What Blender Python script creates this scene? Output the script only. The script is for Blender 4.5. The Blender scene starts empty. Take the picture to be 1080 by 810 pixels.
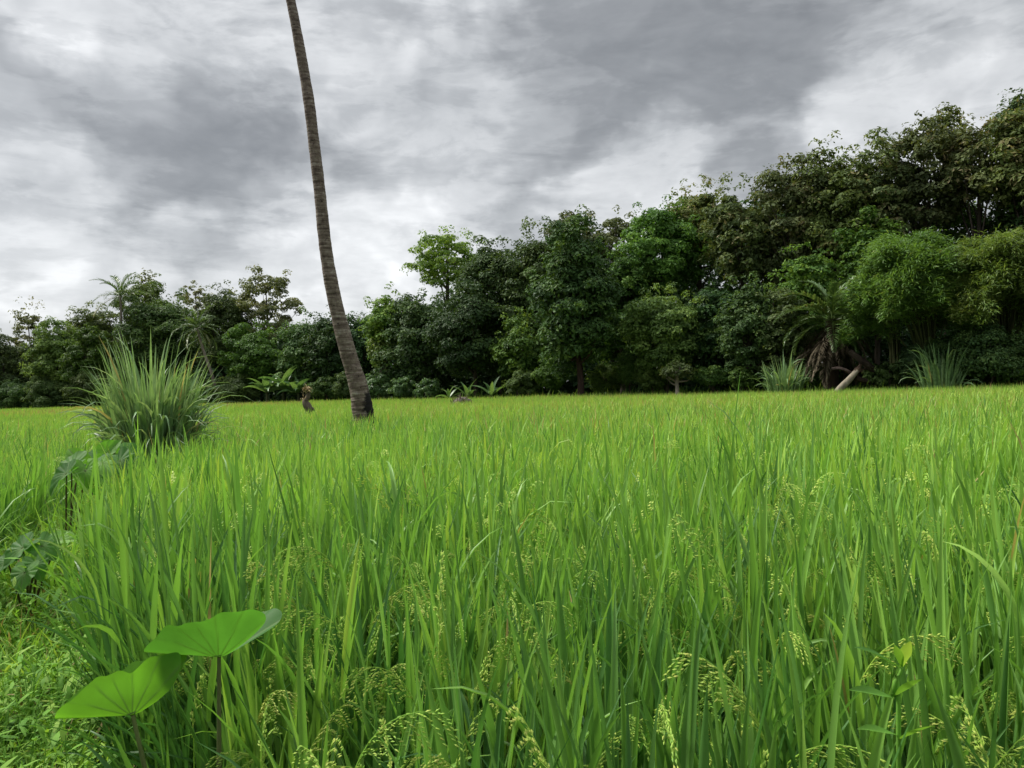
import bpy, math
import numpy as np
from mathutils import Matrix, Vector

R = math.radians
rng = np.random.default_rng(7)
scene = bpy.context.scene
COL = scene.collection

# ------------------------------------------------------------------ camera
F_PX, CX, CY = 831.0, 540.0, 405.0
CAM = np.array([0.0, 0.0, 1.52])
PITCH = math.atan(4.5 / F_PX)
ROLL = math.atan(34 / 1080)
_f = np.array([0, math.cos(PITCH), math.sin(PITCH)])
_u0 = np.array([0, -math.sin(PITCH), math.cos(PITCH)])
_r0 = np.array([1.0, 0, 0])
_u = _u0 * math.cos(ROLL) + _r0 * math.sin(ROLL)
_r = _r0 * math.cos(ROLL) - _u0 * math.sin(ROLL)

cam_d = bpy.data.cameras.new('camera')
cam = bpy.data.objects.new('camera', cam_d)
COL.objects.link(cam)
cam_d.sensor_fit = 'HORIZONTAL'
cam_d.angle = 2 * math.atan(540 / F_PX)
cam_d.clip_start = 0.05
cam_d.clip_end = 6000
M = Matrix.Identity(4)
for i in range(3):
    M[i][0], M[i][1], M[i][2], M[i][3] = _r[i], _u[i], -_f[i], CAM[i]
cam.matrix_world = M
scene.camera = cam


def unp(px, py, Y):
    """a point of the place, at the distance Y ahead, seen at px, py of the photograph"""
    d = _f + _r * (px - CX) / F_PX + _u * (CY - py) / F_PX
    return CAM + d * (Y / d[1])


def unz(px, Y, z):
    py = 411.0
    for _ in range(6):
        p = unp(px, py, Y)
        py += (p[2] - z) * F_PX / Y
    return unp(px, py, Y)


def edge(px):
    return float(np.interp(px, [-150, 0, 400, 600, 800, 1080, 1250], [112, 100, 70, 55, 45, 38, 34]))


# ------------------------------------------------------------------ helpers
def norm(v):
    return v / np.maximum(np.linalg.norm(v, axis=-1, keepdims=True), 1e-9)


class Geo:
    """collects vertices, faces, one tint per face and one material slot per face"""

    def __init__(self):
        self.v, self.q, self.t, self.tq, self.tt, self.mq, self.mt, self.vein = [], [], [], [], [], [], [], []
        self.n = 0

    def add(self, V, Q=None, T=None, tint=None, mat=0, vein=None, tint_t=None):
        V = np.asarray(V, float).reshape(-1, 3)
        self.v.append(V)
        if Q is not None and len(Q):
            Q = np.asarray(Q, np.int64)
            self.q.append(Q + self.n)
            self.tq.append(np.broadcast_to(np.asarray(0.5 if tint is None else tint, float), (len(Q),)))
            self.mq.append(np.full(len(Q), mat))
        if T is not None and len(T):
            T = np.asarray(T, np.int64)
            self.t.append(T + self.n)
            tt = tint_t if tint_t is not None else (0.5 if tint is None else tint)
            self.tt.append(np.broadcast_to(np.asarray(tt, float), (len(T),)))
            self.mt.append(np.full(len(T), mat))
        self.vein.append(np.zeros(len(V)) if vein is None else vein)
        self.n += len(V)

    def mesh(self, name, mats, smooth=False):
        V = np.concatenate(self.v)
        Q = np.concatenate(self.q) if self.q else np.zeros((0, 4), np.int64)
        T = np.concatenate(self.t) if self.t else np.zeros((0, 3), np.int64)
        me = bpy.data.meshes.new(name)
        nq, nt = len(Q), len(T)
        me.vertices.add(len(V))
        me.vertices.foreach_set('co', V.astype(np.float32).ravel())
        me.loops.add(nq * 4 + nt * 3)
        me.loops.foreach_set('vertex_index', np.concatenate([Q.ravel(), T.ravel()]).astype(np.int32))
        me.polygons.add(nq + nt)
        ls = np.concatenate([np.arange(nq) * 4, nq * 4 + np.arange(nt) * 3]).astype(np.int32)
        me.polygons.foreach_set('loop_start', ls)
        tint = np.concatenate(self.tq + self.tt).astype(np.float32)
        matx = np.concatenate(self.mq + self.mt).astype(np.int32)
        me.polygons.foreach_set('material_index', matx)
        me.polygons.foreach_set('use_smooth', np.full(nq + nt, bool(smooth)))
        a = me.attributes.new('tint', 'FLOAT', 'FACE')
        a.data.foreach_set('value', tint)
        vn = np.concatenate(self.vein)
        if vn.any():
            b = me.attributes.new('vein', 'FLOAT', 'POINT')
            b.data.foreach_set('value', vn.astype(np.float32))
        for m in mats:
            me.materials.append(m)
        me.update(calc_edges=True)
        return me

    def obj(self, name, mats, parent=None, smooth=False, loc=None):
        me = self.mesh(name, mats if isinstance(mats, (list, tuple)) else [mats], smooth)
        o = bpy.data.objects.new(name, me)
        COL.objects.link(o)
        if parent is not None:
            o.parent = parent
        if loc is not None:
            o.location = loc
        return o


def tag(o, label=None, cat=None, group=None, kind=None):
    if label:
        o['label'] = label
    if cat:
        o['category'] = cat
    if group:
        o['group'] = group
    if kind:
        o['kind'] = kind
    return o


def thing(name, loc, label, cat, group=None):
    o = bpy.data.objects.new(name, None)
    o.empty_display_size = 0.2
    COL.objects.link(o)
    o.location = [float(c) for c in loc]
    return tag(o, label, cat, group)


def blades(g, base, phi, L, W, th0, bend, nseg=5, cross=2, twist=None, tint=0.5, fold=0.25, mat=0, power=1.6,
           belly=0.35, wbase=0.55, tipw=0.03):
    """curved tapering leaves; th0 = lean from the vertical, bend = extra lean at the tip"""
    base = np.asarray(base, float)
    N = len(base)
    phi, L, W, th0, bend = [np.broadcast_to(np.asarray(a, float), (N,)) for a in (phi, L, W, th0, bend)]
    tw = np.zeros(N) if twist is None else np.broadcast_to(np.asarray(twist, float), (N,))
    tint = np.broadcast_to(np.asarray(tint, float), (N,))
    s = np.linspace(0, 1, nseg + 1)
    rows = []
    pos = base.copy()
    cph, sph = np.cos(phi), np.sin(phi)
    side0 = np.stack([-sph, cph, np.zeros(N)], 1)
    for k in range(nseg + 1):
        th = th0 + bend * s[k] ** power
        if k:
            thm = th0 + bend * ((s[k] + s[k - 1]) / 2) ** power
            st = (L / nseg)[:, None]
            pos = pos + st * np.stack([np.sin(thm) * cph, np.sin(thm) * sph, np.cos(thm)], 1)
        nor = np.stack([np.cos(th) * cph, np.cos(th) * sph, -np.sin(th)], 1)
        t_ = (tw * (0.4 + 0.6 * s[k]))[:, None]
        sd = np.cos(t_) * side0 + np.sin(t_) * nor
        nn = -np.sin(t_) * side0 + np.cos(t_) * nor
        x = s[k]
        w = wbase + (1 - wbase) * min(1, x / belly) if x < belly else max(tipw, (1 - ((x - belly) / (1 - belly)) ** 1.7))
        hw = (W * w / 2)[:, None]
        if cross == 3:
            rows.append(np.stack([pos - sd * hw, pos + nn * hw * fold * 2, pos + sd * hw], 1))
        else:
            rows.append(np.stack([pos - sd * hw, pos + sd * hw], 1))
    A = np.stack(rows, 1)  # N, nseg+1, cross, 3
    idx = np.arange(N)[:, None, None] * (nseg + 1) * cross + np.arange(nseg)[None, :, None] * cross + np.arange(cross - 1)[None, None, :]
    Q = np.stack([idx, idx + 1, idx + 1 + cross, idx + cross], -1).reshape(-1, 4)
    g.add(A.reshape(-1, 3), Q, tint=np.repeat(tint, nseg * (cross - 1)), mat=mat)


def tube(g, pts, rad, sides=10, tint=0.5, mat=0, cap=True, wob=0.0, seed=0):
    pts = np.asarray(pts, float)
    n = len(pts)
    rad = np.broadcast_to(np.asarray(rad, float), (n,))
    tan = norm(np.gradient(pts, axis=0))
    ref = np.array([0.0, 1, 0]) if abs(tan[0][1]) < 0.8 else np.array([1.0, 0, 0])
    u = norm(np.cross(tan, ref))
    v = np.cross(tan, u)
    a = np.linspace(0, 2 * np.pi, sides, endpoint=False)
    rr = rad[:, None] * np.ones((n, sides))
    if wob:
        q = np.random.default_rng(seed)
        for _ in range(4):
            rr = rr * (1 + wob * np.sin(a[None, :] * q.integers(1, 5) + np.arange(n)[:, None] * q.uniform(0.1, 0.6) + q.uniform(0, 6)))
    P = pts[:, None, :] + rr[..., None] * (np.cos(a)[None, :, None] * u[:, None, :] + np.sin(a)[None, :, None] * v[:, None, :])
    i = np.arange(n - 1)[:, None] * sides
    j = np.arange(sides)[None, :]
    k = (j + 1) % sides
    Q = np.stack([i + j, i + k, i + sides + k, i + sides + j], -1).reshape(-1, 4)
    V = P.reshape(-1, 3)
    T = None
    if cap:
        V = np.concatenate([V, pts[-1:] + tan[-1:] * rad[-1] * 0.3])
        b = (n - 1) * sides
        T = np.stack([b + np.arange(sides), b + (np.arange(sides) + 1) % sides, np.full(sides, n * sides)], 1)
    g.add(V, Q, T, tint=tint, mat=mat)


def spline(pts, n):
    pts = np.asarray(pts, float)
    t = np.linspace(0, len(pts) - 1, n)
    out = np.zeros((n, pts.shape[1]))
    m = np.gradient(pts, axis=0)
    i = np.minimum(t.astype(int), len(pts) - 2)
    f = (t - i)[:, None]
    h00, h10, h01, h11 = 2 * f**3 - 3 * f**2 + 1, f**3 - 2 * f**2 + f, -2 * f**3 + 3 * f**2, f**3 - f**2
    out = h00 * pts[i] + h10 * m[i] + h01 * pts[i + 1] + h11 * m[i + 1]
    return out


# ------------------------------------------------------------------ materials
def new_mat(name):
    m = bpy.data.materials.new(name)
    m.use_nodes = True
    nt = m.node_tree
    nt.nodes.clear()
    out = nt.nodes.new('ShaderNodeOutputMaterial')
    return m, nt, out


def ramp(nt, stops, interp='LINEAR'):
    n = nt.nodes.new('ShaderNodeValToRGB')
    n.color_ramp.interpolation = interp
    el = n.color_ramp.elements
    while len(el) < len(stops):
        el.new(0.5)
    for e, (p, c) in zip(el, stops):
        e.position = p
        e.color = (*c, 1)
    return n


def leaf_mat(name, stops, trans=0.4, tcol=(1.25, 1.15, 0.6), rough=0.5, spec=0.3, mottling=0.25, mscale=8.0, vary=0.0):
    m, nt, out = new_mat(name)
    L = nt.links.new
    at = nt.nodes.new('ShaderNodeAttribute')
    at.attribute_name = 'tint'
    rp = ramp(nt, stops)
    L(at.outputs['Fac'], rp.inputs[0])
    tc = nt.nodes.new('ShaderNodeTexCoord')
    nz = nt.nodes.new('ShaderNodeTexNoise')
    nz.inputs['Scale'].default_value = mscale
    nz.inputs['Detail'].default_value = 2
    L(tc.outputs['Object'], nz.inputs['Vector'])
    mr = nt.nodes.new('ShaderNodeMapRange')
    mr.inputs['From Min'].default_value = 0.3
    mr.inputs['From Max'].default_value = 0.7
    mr.inputs['To Min'].default_value = 1 - mottling
    mr.inputs['To Max'].default_value = 1 + mottling
    L(nz.outputs['Fac'], mr.inputs['Value'])
    mul = nt.nodes.new('ShaderNodeVectorMath')
    mul.operation = 'MULTIPLY'
    L(rp.outputs[0], mul.inputs[0])
    L(mr.outputs[0], mul.inputs[1])
    if vary:
        oi = nt.nodes.new('ShaderNodeObjectInfo')
        hs = nt.nodes.new('ShaderNodeHueSaturation')
        for inp, k, a in (('Hue', 1.0, 0.018 * vary), ('Saturation', 7.3, 0.16 * vary), ('Value', 3.7, 0.38 * vary)):
            m1 = nt.nodes.new('ShaderNodeMath')
            m1.operation = 'MULTIPLY'
            m1.inputs[1].default_value = k
            L(oi.outputs['Random'], m1.inputs[0])
            m3 = nt.nodes.new('ShaderNodeMath')
            m3.operation = 'FRACT'
            L(m1.outputs[0], m3.inputs[0])
            m4 = nt.nodes.new('ShaderNodeMapRange')
            c = 0.5 if inp == 'Hue' else 1.0
            m4.inputs['To Min'].default_value = c - a
            m4.inputs['To Max'].default_value = c + a
            L(m3.outputs[0], m4.inputs['Value'])
            L(m4.outputs[0], hs.inputs[inp])
        L(mul.outputs[0], hs.inputs['Color'])
        mul = hs
    b = nt.nodes.new('ShaderNodeBsdfPrincipled')
    b.inputs['Roughness'].default_value = rough
    b.inputs['Specular IOR Level'].default_value = spec
    L(mul.outputs[0], b.inputs['Base Color'])
    t = nt.nodes.new('ShaderNodeBsdfTranslucent')
    m2 = nt.nodes.new('ShaderNodeVectorMath')
    m2.operation = 'MULTIPLY'
    m2.inputs[1].default_value = tcol
    L(mul.outputs[0], m2.inputs[0])
    L(m2.outputs[0], t.inputs['Color'])
    mx = nt.nodes.new('ShaderNodeMixShader')
    mx.inputs[0].default_value = trans
    L(b.outputs[0], mx.inputs[1])
    L(t.outputs[0], mx.inputs[2])
    L(mx.outputs[0], out.inputs[0])
    return m


def bark_mat(name, c1, c2, c3=None, scale=6.0, stretch=(1, 1, 0.3), bump=0.5, rough=0.9):
    m, nt, out = new_mat(name)
    L = nt.links.new
    tc = nt.nodes.new('ShaderNodeTexCoord')
    mp = nt.nodes.new('ShaderNodeMapping')
    mp.inputs['Scale'].default_value = stretch
    L(tc.outputs['Object'], mp.inputs['Vector'])
    n1 = nt.nodes.new('ShaderNodeTexNoise')
    n1.inputs['Scale'].default_value = scale
    n1.inputs['Detail'].default_value = 6
    n1.inputs['Roughness'].default_value = 0.7
    L(mp.outputs[0], n1.inputs['Vector'])
    rp = ramp(nt, [(0.3, c1), (0.62, c2)] + ([(0.78, c3)] if c3 else []))
    L(n1.outputs['Fac'], rp.inputs[0])
    b = nt.nodes.new('ShaderNodeBsdfPrincipled')
    b.inputs['Roughness'].default_value = rough
    b.inputs['Specular IOR Level'].default_value = 0.15
    L(rp.outputs[0], b.inputs['Base Color'])
    bp = nt.nodes.new('ShaderNodeBump')
    bp.inputs['Strength'].default_value = bump
    bp.inputs['Distance'].default_value = 0.03
    L(n1.outputs['Fac'], bp.inputs['Height'])
    L(bp.outputs[0], b.inputs['Normal'])
    L(b.outputs[0], out.inputs[0])
    return m


MAT = {}
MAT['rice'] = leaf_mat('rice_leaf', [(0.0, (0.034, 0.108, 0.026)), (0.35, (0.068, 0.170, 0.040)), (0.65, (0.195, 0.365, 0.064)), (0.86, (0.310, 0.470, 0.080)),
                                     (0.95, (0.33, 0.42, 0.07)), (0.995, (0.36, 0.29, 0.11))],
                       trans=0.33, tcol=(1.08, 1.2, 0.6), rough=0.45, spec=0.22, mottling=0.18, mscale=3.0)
MAT['grain'] = leaf_mat('rice_grain', [(0, (0.18, 0.37, 0.038)), (0.5, (0.31, 0.47, 0.060)), (1, (0.50, 0.54, 0.12))], trans=0.3, tcol=(1.1, 1.1, 0.8), rough=0.6, mottling=0.1)
MAT['weed'] = leaf_mat('weed_leaf', [(0, (0.07, 0.20, 0.03)), (0.6, (0.17, 0.35, 0.05)), (0.92, (0.28, 0.43, 0.075)), (1, (0.30, 0.24, 0.12))], trans=0.35, rough=0.6, spec=0.12)
MAT['reed'] = leaf_mat('tall_grass_leaf', [(0, (0.075, 0.15, 0.055)), (0.6, (0.175, 0.30, 0.125)), (0.9, (0.28, 0.40, 0.21)), (1, (0.33, 0.29, 0.13))], trans=0.35, rough=0.45, spec=0.4)
MAT['dark'] = leaf_mat('dark_broadleaf', [(0, (0.034, 0.072, 0.021)), (0.6, (0.074, 0.138, 0.033)), (1, (0.14, 0.215, 0.05))], trans=0.27, rough=0.55, spec=0.14, vary=0.8)
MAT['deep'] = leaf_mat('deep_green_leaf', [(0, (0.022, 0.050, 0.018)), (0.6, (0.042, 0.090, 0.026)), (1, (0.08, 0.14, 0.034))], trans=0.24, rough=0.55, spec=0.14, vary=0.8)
MAT['mid'] = leaf_mat('mid_green_leaf', [(0, (0.045, 0.090, 0.024)), (0.6, (0.092, 0.168, 0.040)), (1, (0.16, 0.25, 0.06))], trans=0.32, rough=0.55, spec=0.18, vary=0.8)
MAT['teak'] = leaf_mat('olive_brown_leaf', [(0, (0.048, 0.076, 0.025)), (0.5, (0.104, 0.150, 0.045)), (0.85, (0.172, 0.215, 0.07)), (1, (0.205, 0.185, 0.085))], trans=0.3, rough=0.6, spec=0.14, vary=0.6)
MAT['olive'] = leaf_mat('olive_leaf', [(0, (0.05, 0.085, 0.02)), (0.6, (0.10, 0.15, 0.035)), (1, (0.17, 0.21, 0.06))], trans=0.3, rough=0.5, vary=0.6)
MAT['pale'] = leaf_mat('pale_sparse_leaf', [(0, (0.075, 0.105, 0.035)), (0.6, (0.14, 0.17, 0.06)), (1, (0.24, 0.24, 0.12))], trans=0.35, rough=0.5)
MAT['lime'] = leaf_mat('lime_leaf', [(0, (0.07, 0.14, 0.025)), (0.5, (0.14, 0.25, 0.04)), (1, (0.24, 0.36, 0.065))], trans=0.45, rough=0.5)
MAT['bamboo'] = leaf_mat('bamboo_leaf', [(0, (0.050, 0.115, 0.022)), (0.55, (0.11, 0.215, 0.045)), (0.9, (0.17, 0.29, 0.065)), (1, (0.22, 0.24, 0.08))], trans=0.35, rough=0.5)
MAT['bamboo2'] = leaf_mat('yellowish_bamboo_leaf', [(0, (0.06, 0.11, 0.024)), (0.55, (0.125, 0.205, 0.045)), (1, (0.22, 0.27, 0.08))], trans=0.35, rough=0.5)
MAT['palm'] = leaf_mat('palm_leaf', [(0, (0.04, 0.08, 0.026)), (0.6, (0.085, 0.15, 0.045)), (0.85, (0.15, 0.22, 0.07)), (1, (0.20, 0.18, 0.08))], trans=0.25, rough=0.4, spec=0.4)
MAT['thatch'] = leaf_mat('dead_frond', [(0, (0.06, 0.05, 0.032)), (0.6, (0.11, 0.092, 0.062)), (1, (0.19, 0.165, 0.115))], trans=0.15, tcol=(1, 1, 1), rough=0.8, spec=0.1)
MAT['banana'] = leaf_mat('banana_leaf', [(0, (0.05, 0.115, 0.04)), (0.6, (0.10, 0.20, 0.065)), (1, (0.17, 0.28, 0.10))], trans=0.35, rough=0.4, spec=0.45)
MAT['trunk'] = bark_mat('tree_bark', (0.03, 0.024, 0.018), (0.09, 0.075, 0.06), (0.15, 0.14, 0.12), scale=3)
MAT['trunk_dark'] = bark_mat('dark_reddish_bark', (0.018, 0.012, 0.010), (0.05, 0.032, 0.026), scale=4)
MAT['trunk_pale'] = bark_mat('pale_bark', (0.12, 0.10, 0.08), (0.26, 0.23, 0.19), scale=5)
MAT['culm'] = bark_mat('bamboo_culm', (0.025, 0.035, 0.012), (0.06, 0.07, 0.028), scale=4, rough=0.5)
MAT['straw'] = leaf_mat('dry_straw', [(0, (0.13, 0.09, 0.05)), (0.6, (0.30, 0.23, 0.13)), (1, (0.46, 0.38, 0.22))], trans=0.2, tcol=(1, 1, 1), rough=0.8, spec=0.1)


# ------------------------------------------------------------------ ground
def bund_center(y):
    return np.interp(y, [-3, 0.0, 0.8, 1.8, 2.9, 3.9, 5.7, 10, 16, 30, 60], [-0.1, -0.2, -0.62, -1.28, -1.95, -2.55, -3.2, -4.65, -6.6, -11.0, -21])


def bund_half(y):
    return np.interp(y, [-3, 0, 2, 4, 7, 10, 14, 60], [0.6, 0.5, 0.5, 0.42, 0.36, 0.5, 0.28, 0.2])


def ground_z(x, y):
    d = np.abs(x - bund_center(y)) / (bund_half(y) + 0.12)
    z = 0.2 * np.clip(1.5 - d * 1.25, 0, 1) ** 1.0
    return z


def soil_mat():
    m, nt, out = new_mat('muddy_soil')
    L = nt.links.new
    tc = nt.nodes.new('ShaderNodeTexCoord')
    n1 = nt.nodes.new('ShaderNodeTexNoise')
    n1.inputs['Scale'].default_value = 7
    n1.inputs['Detail'].default_value = 8
    L(tc.outputs['Object'], n1.inputs['Vector'])
    rp = ramp(nt, [(0.3, (0.022, 0.018, 0.012)), (0.55, (0.05, 0.042, 0.028)), (0.75, (0.085, 0.075, 0.05))])
    L(n1.outputs['Fac'], rp.inputs[0])
    b = nt.nodes.new('ShaderNodeBsdfPrincipled')
    b.inputs['Roughness'].default_value = 0.85
    L(rp.outputs[0], b.inputs['Base Color'])
    bp = nt.nodes.new('ShaderNodeBump')
    bp.inputs['Distance'].default_value = 0.04
    L(n1.outputs['Fac'], bp.inputs['Height'])
    L(bp.outputs[0], b.inputs['Normal'])
    L(b.outputs[0], out.inputs[0])
    return m


def build_ground():
    g = Geo()
    xs = np.concatenate([[-3000, -800, -200, -80], np.linspace(-30, -9, 15), np.linspace(-8, 2, 101), np.linspace(3, 30, 10), [80, 200, 800, 3000]])
    ys = np.concatenate([[-3000, -500, -50], np.linspace(-4, 18, 111), np.linspace(19, 62, 44), [80, 120, 200, 800, 3000]])
    X, Y = np.meshgrid(xs, ys)
    Z = ground_z(X, Y)
    Z += np.where((np.abs(X) < 40) & (Y > -5) & (Y < 62), 0.02 * np.sin(X * 7.1 + Y * 3.3) * np.sin(Y * 5.7 - X * 2.1), 0)
    n, k = X.shape
    i = np.arange(n - 1)[:, None] * k + np.arange(k - 1)[None, :]
    Q = np.stack([i, i + 1, i + 1 + k, i + k], -1).reshape(-1, 4)
    g.add(np.stack([X, Y, Z], -1).reshape(-1, 3), Q)
    o = g.obj('ground', soil_mat(), smooth=True)
    tag(o, 'dark muddy soil of the paddy and its low earth bund', 'ground', kind='structure')


build_ground()

# ------------------------------------------------------------------ rice
PALM_BASE = unz(386, 16.0, 0.0)
STUMP_BASE = unz(324, 25.0, 0.0)
MOUND_BASE = unz(487, 40.0, 0.0)
GRASS_BASE = unz(160, 10.0, 0.15)


def rice_ok(x, y):
    ok = np.abs(x - bund_center(y)) > bund_half(y)
    ok &= np.hypot(x, y) > 0.78
    for p, r in ((np.array([-0.60, 1.52]), 0.12), (np.array([-0.80, 1.48]), 0.15), (PALM_BASE, 0.3), (STUMP_BASE, 0.3), (MOUND_BASE, 0.55), (GRASS_BASE, 0.6)):
        ok &= np.hypot(x - p[0], y - p[1]) > r
    # far margin of the field
    px = CX + F_PX * x / np.maximum(y, 0.5)
    e = np.interp(px, [-150, 0, 400, 600, 800, 1080, 1250], [112, 100, 70, 55, 45, 38, 34])
    e = e + 1.1 * np.sin(px * 0.05) + 0.8 * np.sin(px * 0.13 + 1) + 0.5 * np.sin(px * 0.31)
    ok &= y < e
    return ok


def field_points(d0, d1, spacing, jit=0.3):
    w = d1 * 0.78 + 1.5
    ys = np.arange(-d1 if d0 < 3.5 and d1 < 9 else 0.0, d1, spacing)
    xs = np.arange(-w, w, spacing)
    X, Y = np.meshgrid(xs, ys)
    x = (X + rng.uniform(-jit, jit, X.shape) * spacing).ravel()
    y = (Y + rng.uniform(-jit, jit, X.shape) * spacing).ravel()
    d = np.hypot(x, y)
    k = (d >= d0) & (d < d1) & rice_ok(x, y)
    k &= np.abs(x) < np.maximum(y, 0) * 0.78 + np.where(y < 0, 4.0, 1.8)
    k &= y > -4.0
    return x[k], y[k]


def patch(x, y):
    return (np.sin(x * 0.21 + 1.3 * np.sin(y * 0.13)) + np.sin(y * 0.17 - x * 0.09 + 2) + np.sin(x * 0.9 + y * 0.53) * 0.6 + np.sin(y * 1.3 - x * 0.7) * 0.6) / 3.2


def tillers(x, y, n, spread):
    X = np.repeat(x, n)
    Y = np.repeat(y, n)
    N = len(X)
    a = rng.uniform(0, 2 * np.pi, N)
    r = spread * np.sqrt(rng.uniform(0, 1, N))
    return X + r * np.cos(a), Y + r * np.sin(a), a, r


def short_by_taro(x, y):
    # the plants crowded by the taro stay short
    a, b = np.array([-0.36, 0.85]), np.array([-0.76, 1.5])
    t = np.clip(((x - a[0]) * (b - a)[0] + (y - a[1]) * (b - a)[1]) / ((b - a) ** 2).sum(), 0, 1)
    d = np.hypot(x - a[0] - t * (b - a)[0], y - a[1] - t * (b - a)[1])
    return np.interp(d, [0.2, 0.34], [0.62, 1.0])


def build_rice():
    g = Geo()
    hmean = 0.97
    # nearest plants: four leaves and a stem to every tiller
    for (d0, d1, sp, nt_, nseg, cross, wm) in ((0.5, 2.8, 0.225, 22, 7, 3, 1.08), (2.8, 8.0, 0.20, 15, 4, 2, 1.1)):
        x, y = field_points(d0, d1, sp)
        hv = 1 + 0.06 * patch(x * 1.5, y * 1.5) + rng.normal(0, 0.045, len(x))
        X, Y, a, r = tillers(x, y, nt_, 0.055)
        H = np.repeat(hv, nt_) * hmean * rng.normal(1, 0.075, len(X)) * np.clip(0.84 + 0.085 * np.hypot(X, Y), 0.84, 1.0) * short_by_taro(X, Y)
        N = len(X)
        pt = np.repeat(np.minimum(0.58, 0.20 + 0.075 * np.hypot(x, y)) + 0.16 * patch(x, y) + rng.normal(0, 0.07, len(x)), nt_)  # leaf tint darkened towards the viewer in place of deep shade among plants
        lean = 0.03 + 0.07 * rng.uniform(0, 1, N) + r * 1.0
        z0 = ground_z(X, Y)
        # (height of the leaf's base, length, lean, bend, width)
        sets = ((0.74, 0.29, 0.10, 0.14, 0.0135), (0.62, 0.35, 0.17, 0.28, 0.0140), (0.49, 0.40, 0.22, 0.40, 0.0135), (0.36, 0.42, 0.27, 0.5, 0.012), (0.22, 0.42, 0.3, 0.6, 0.011))
        for li, (hb, ln, l0, bd, w) in enumerate(sets):
            ph = a + rng.normal(0, 0.9, N)
            hb_ = hb * H * rng.normal(1, 0.06, N)
            base = np.stack([X + np.cos(a) * np.sin(lean) * hb_, Y + np.sin(a) * np.sin(lean) * hb_, z0 + hb_], 1)
            # wide-bent leaves now and then
            bend = 1.35 * bd * np.abs(rng.normal(1, 0.6, N)) + (rng.uniform(0, 1, N) < 0.07) * rng.uniform(0.6, 1.6, N)
            keep = rng.uniform(0, 1, N) < (0.95 if li < 2 else 0.9)
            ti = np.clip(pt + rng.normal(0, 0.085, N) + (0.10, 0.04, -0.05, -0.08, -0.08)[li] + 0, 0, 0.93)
            ti = np.where(rng.uniform(0, 1, N) < 0.003, 1.0, ti)
            # a leaf may not lean into the lens
            tip = base[:, :2] + 0.25 * np.stack([np.cos(ph), np.sin(ph)], 1)
            keep &= np.hypot(tip[:, 0], tip[:, 1]) > 0.72
            k = keep
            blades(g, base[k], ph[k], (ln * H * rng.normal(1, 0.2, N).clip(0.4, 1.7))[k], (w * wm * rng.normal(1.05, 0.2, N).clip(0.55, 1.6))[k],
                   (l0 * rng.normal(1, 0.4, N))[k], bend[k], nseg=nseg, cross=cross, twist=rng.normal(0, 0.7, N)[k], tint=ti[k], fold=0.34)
        # leaf sheaths and stems
        ph = a
        base = np.stack([X, Y, z0 - 0.01], 1)
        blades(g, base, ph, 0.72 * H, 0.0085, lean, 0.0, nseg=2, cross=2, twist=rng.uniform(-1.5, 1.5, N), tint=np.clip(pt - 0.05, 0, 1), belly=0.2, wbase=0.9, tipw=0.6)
    # middle distance
    x, y = field_points(8.0, 22.0, 0.2)
    X, Y, a, r = tillers(x, y, 15, 0.10)
    N = len(X)
    hv = np.repeat(1 + 0.05 * patch(x * 1.5, y * 1.5), 15) * hmean
    hb = rng.choice([0.72, 0.66, 0.55, 0.42], N) * hv * rng.normal(1, 0.06, N)
    base = np.stack([X, Y, hb], 1)
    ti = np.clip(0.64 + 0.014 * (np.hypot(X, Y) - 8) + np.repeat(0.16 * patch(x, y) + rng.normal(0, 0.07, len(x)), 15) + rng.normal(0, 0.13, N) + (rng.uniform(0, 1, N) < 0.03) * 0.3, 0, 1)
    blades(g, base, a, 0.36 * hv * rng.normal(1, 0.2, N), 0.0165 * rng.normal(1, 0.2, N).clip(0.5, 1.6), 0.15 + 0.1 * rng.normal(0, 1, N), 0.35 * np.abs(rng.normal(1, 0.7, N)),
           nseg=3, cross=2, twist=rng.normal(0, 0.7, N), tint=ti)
    # far field
    for d0, d1, sp, n, w, hl in ((22, 48, 0.24, 5, 0.028, 0.55), (48, 118, 0.42, 4, 0.055, 0.6)):
        x, y = field_points(d0, d1, sp, 0.5)
        X, Y, a, r = tillers(x, y, n, sp * 0.7)
        N = len(X)
        hv = np.repeat(1 + 0.05 * patch(x * 1.5, y * 1.5), n) * hmean
        base = np.stack([X, Y, 0.42 * hv * rng.normal(1, 0.1, N)], 1)
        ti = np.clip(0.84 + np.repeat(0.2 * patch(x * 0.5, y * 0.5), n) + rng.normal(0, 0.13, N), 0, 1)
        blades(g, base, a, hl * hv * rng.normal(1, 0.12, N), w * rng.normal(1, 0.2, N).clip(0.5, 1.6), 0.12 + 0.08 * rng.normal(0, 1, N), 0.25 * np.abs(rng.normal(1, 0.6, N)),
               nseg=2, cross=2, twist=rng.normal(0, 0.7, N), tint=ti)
    o = g.obj('rice_crop', [MAT['rice']], smooth=True)
    tag(o, 'dense field of green rice leaves filling the whole paddy', 'rice crop', kind='stuff')
    return o


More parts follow.
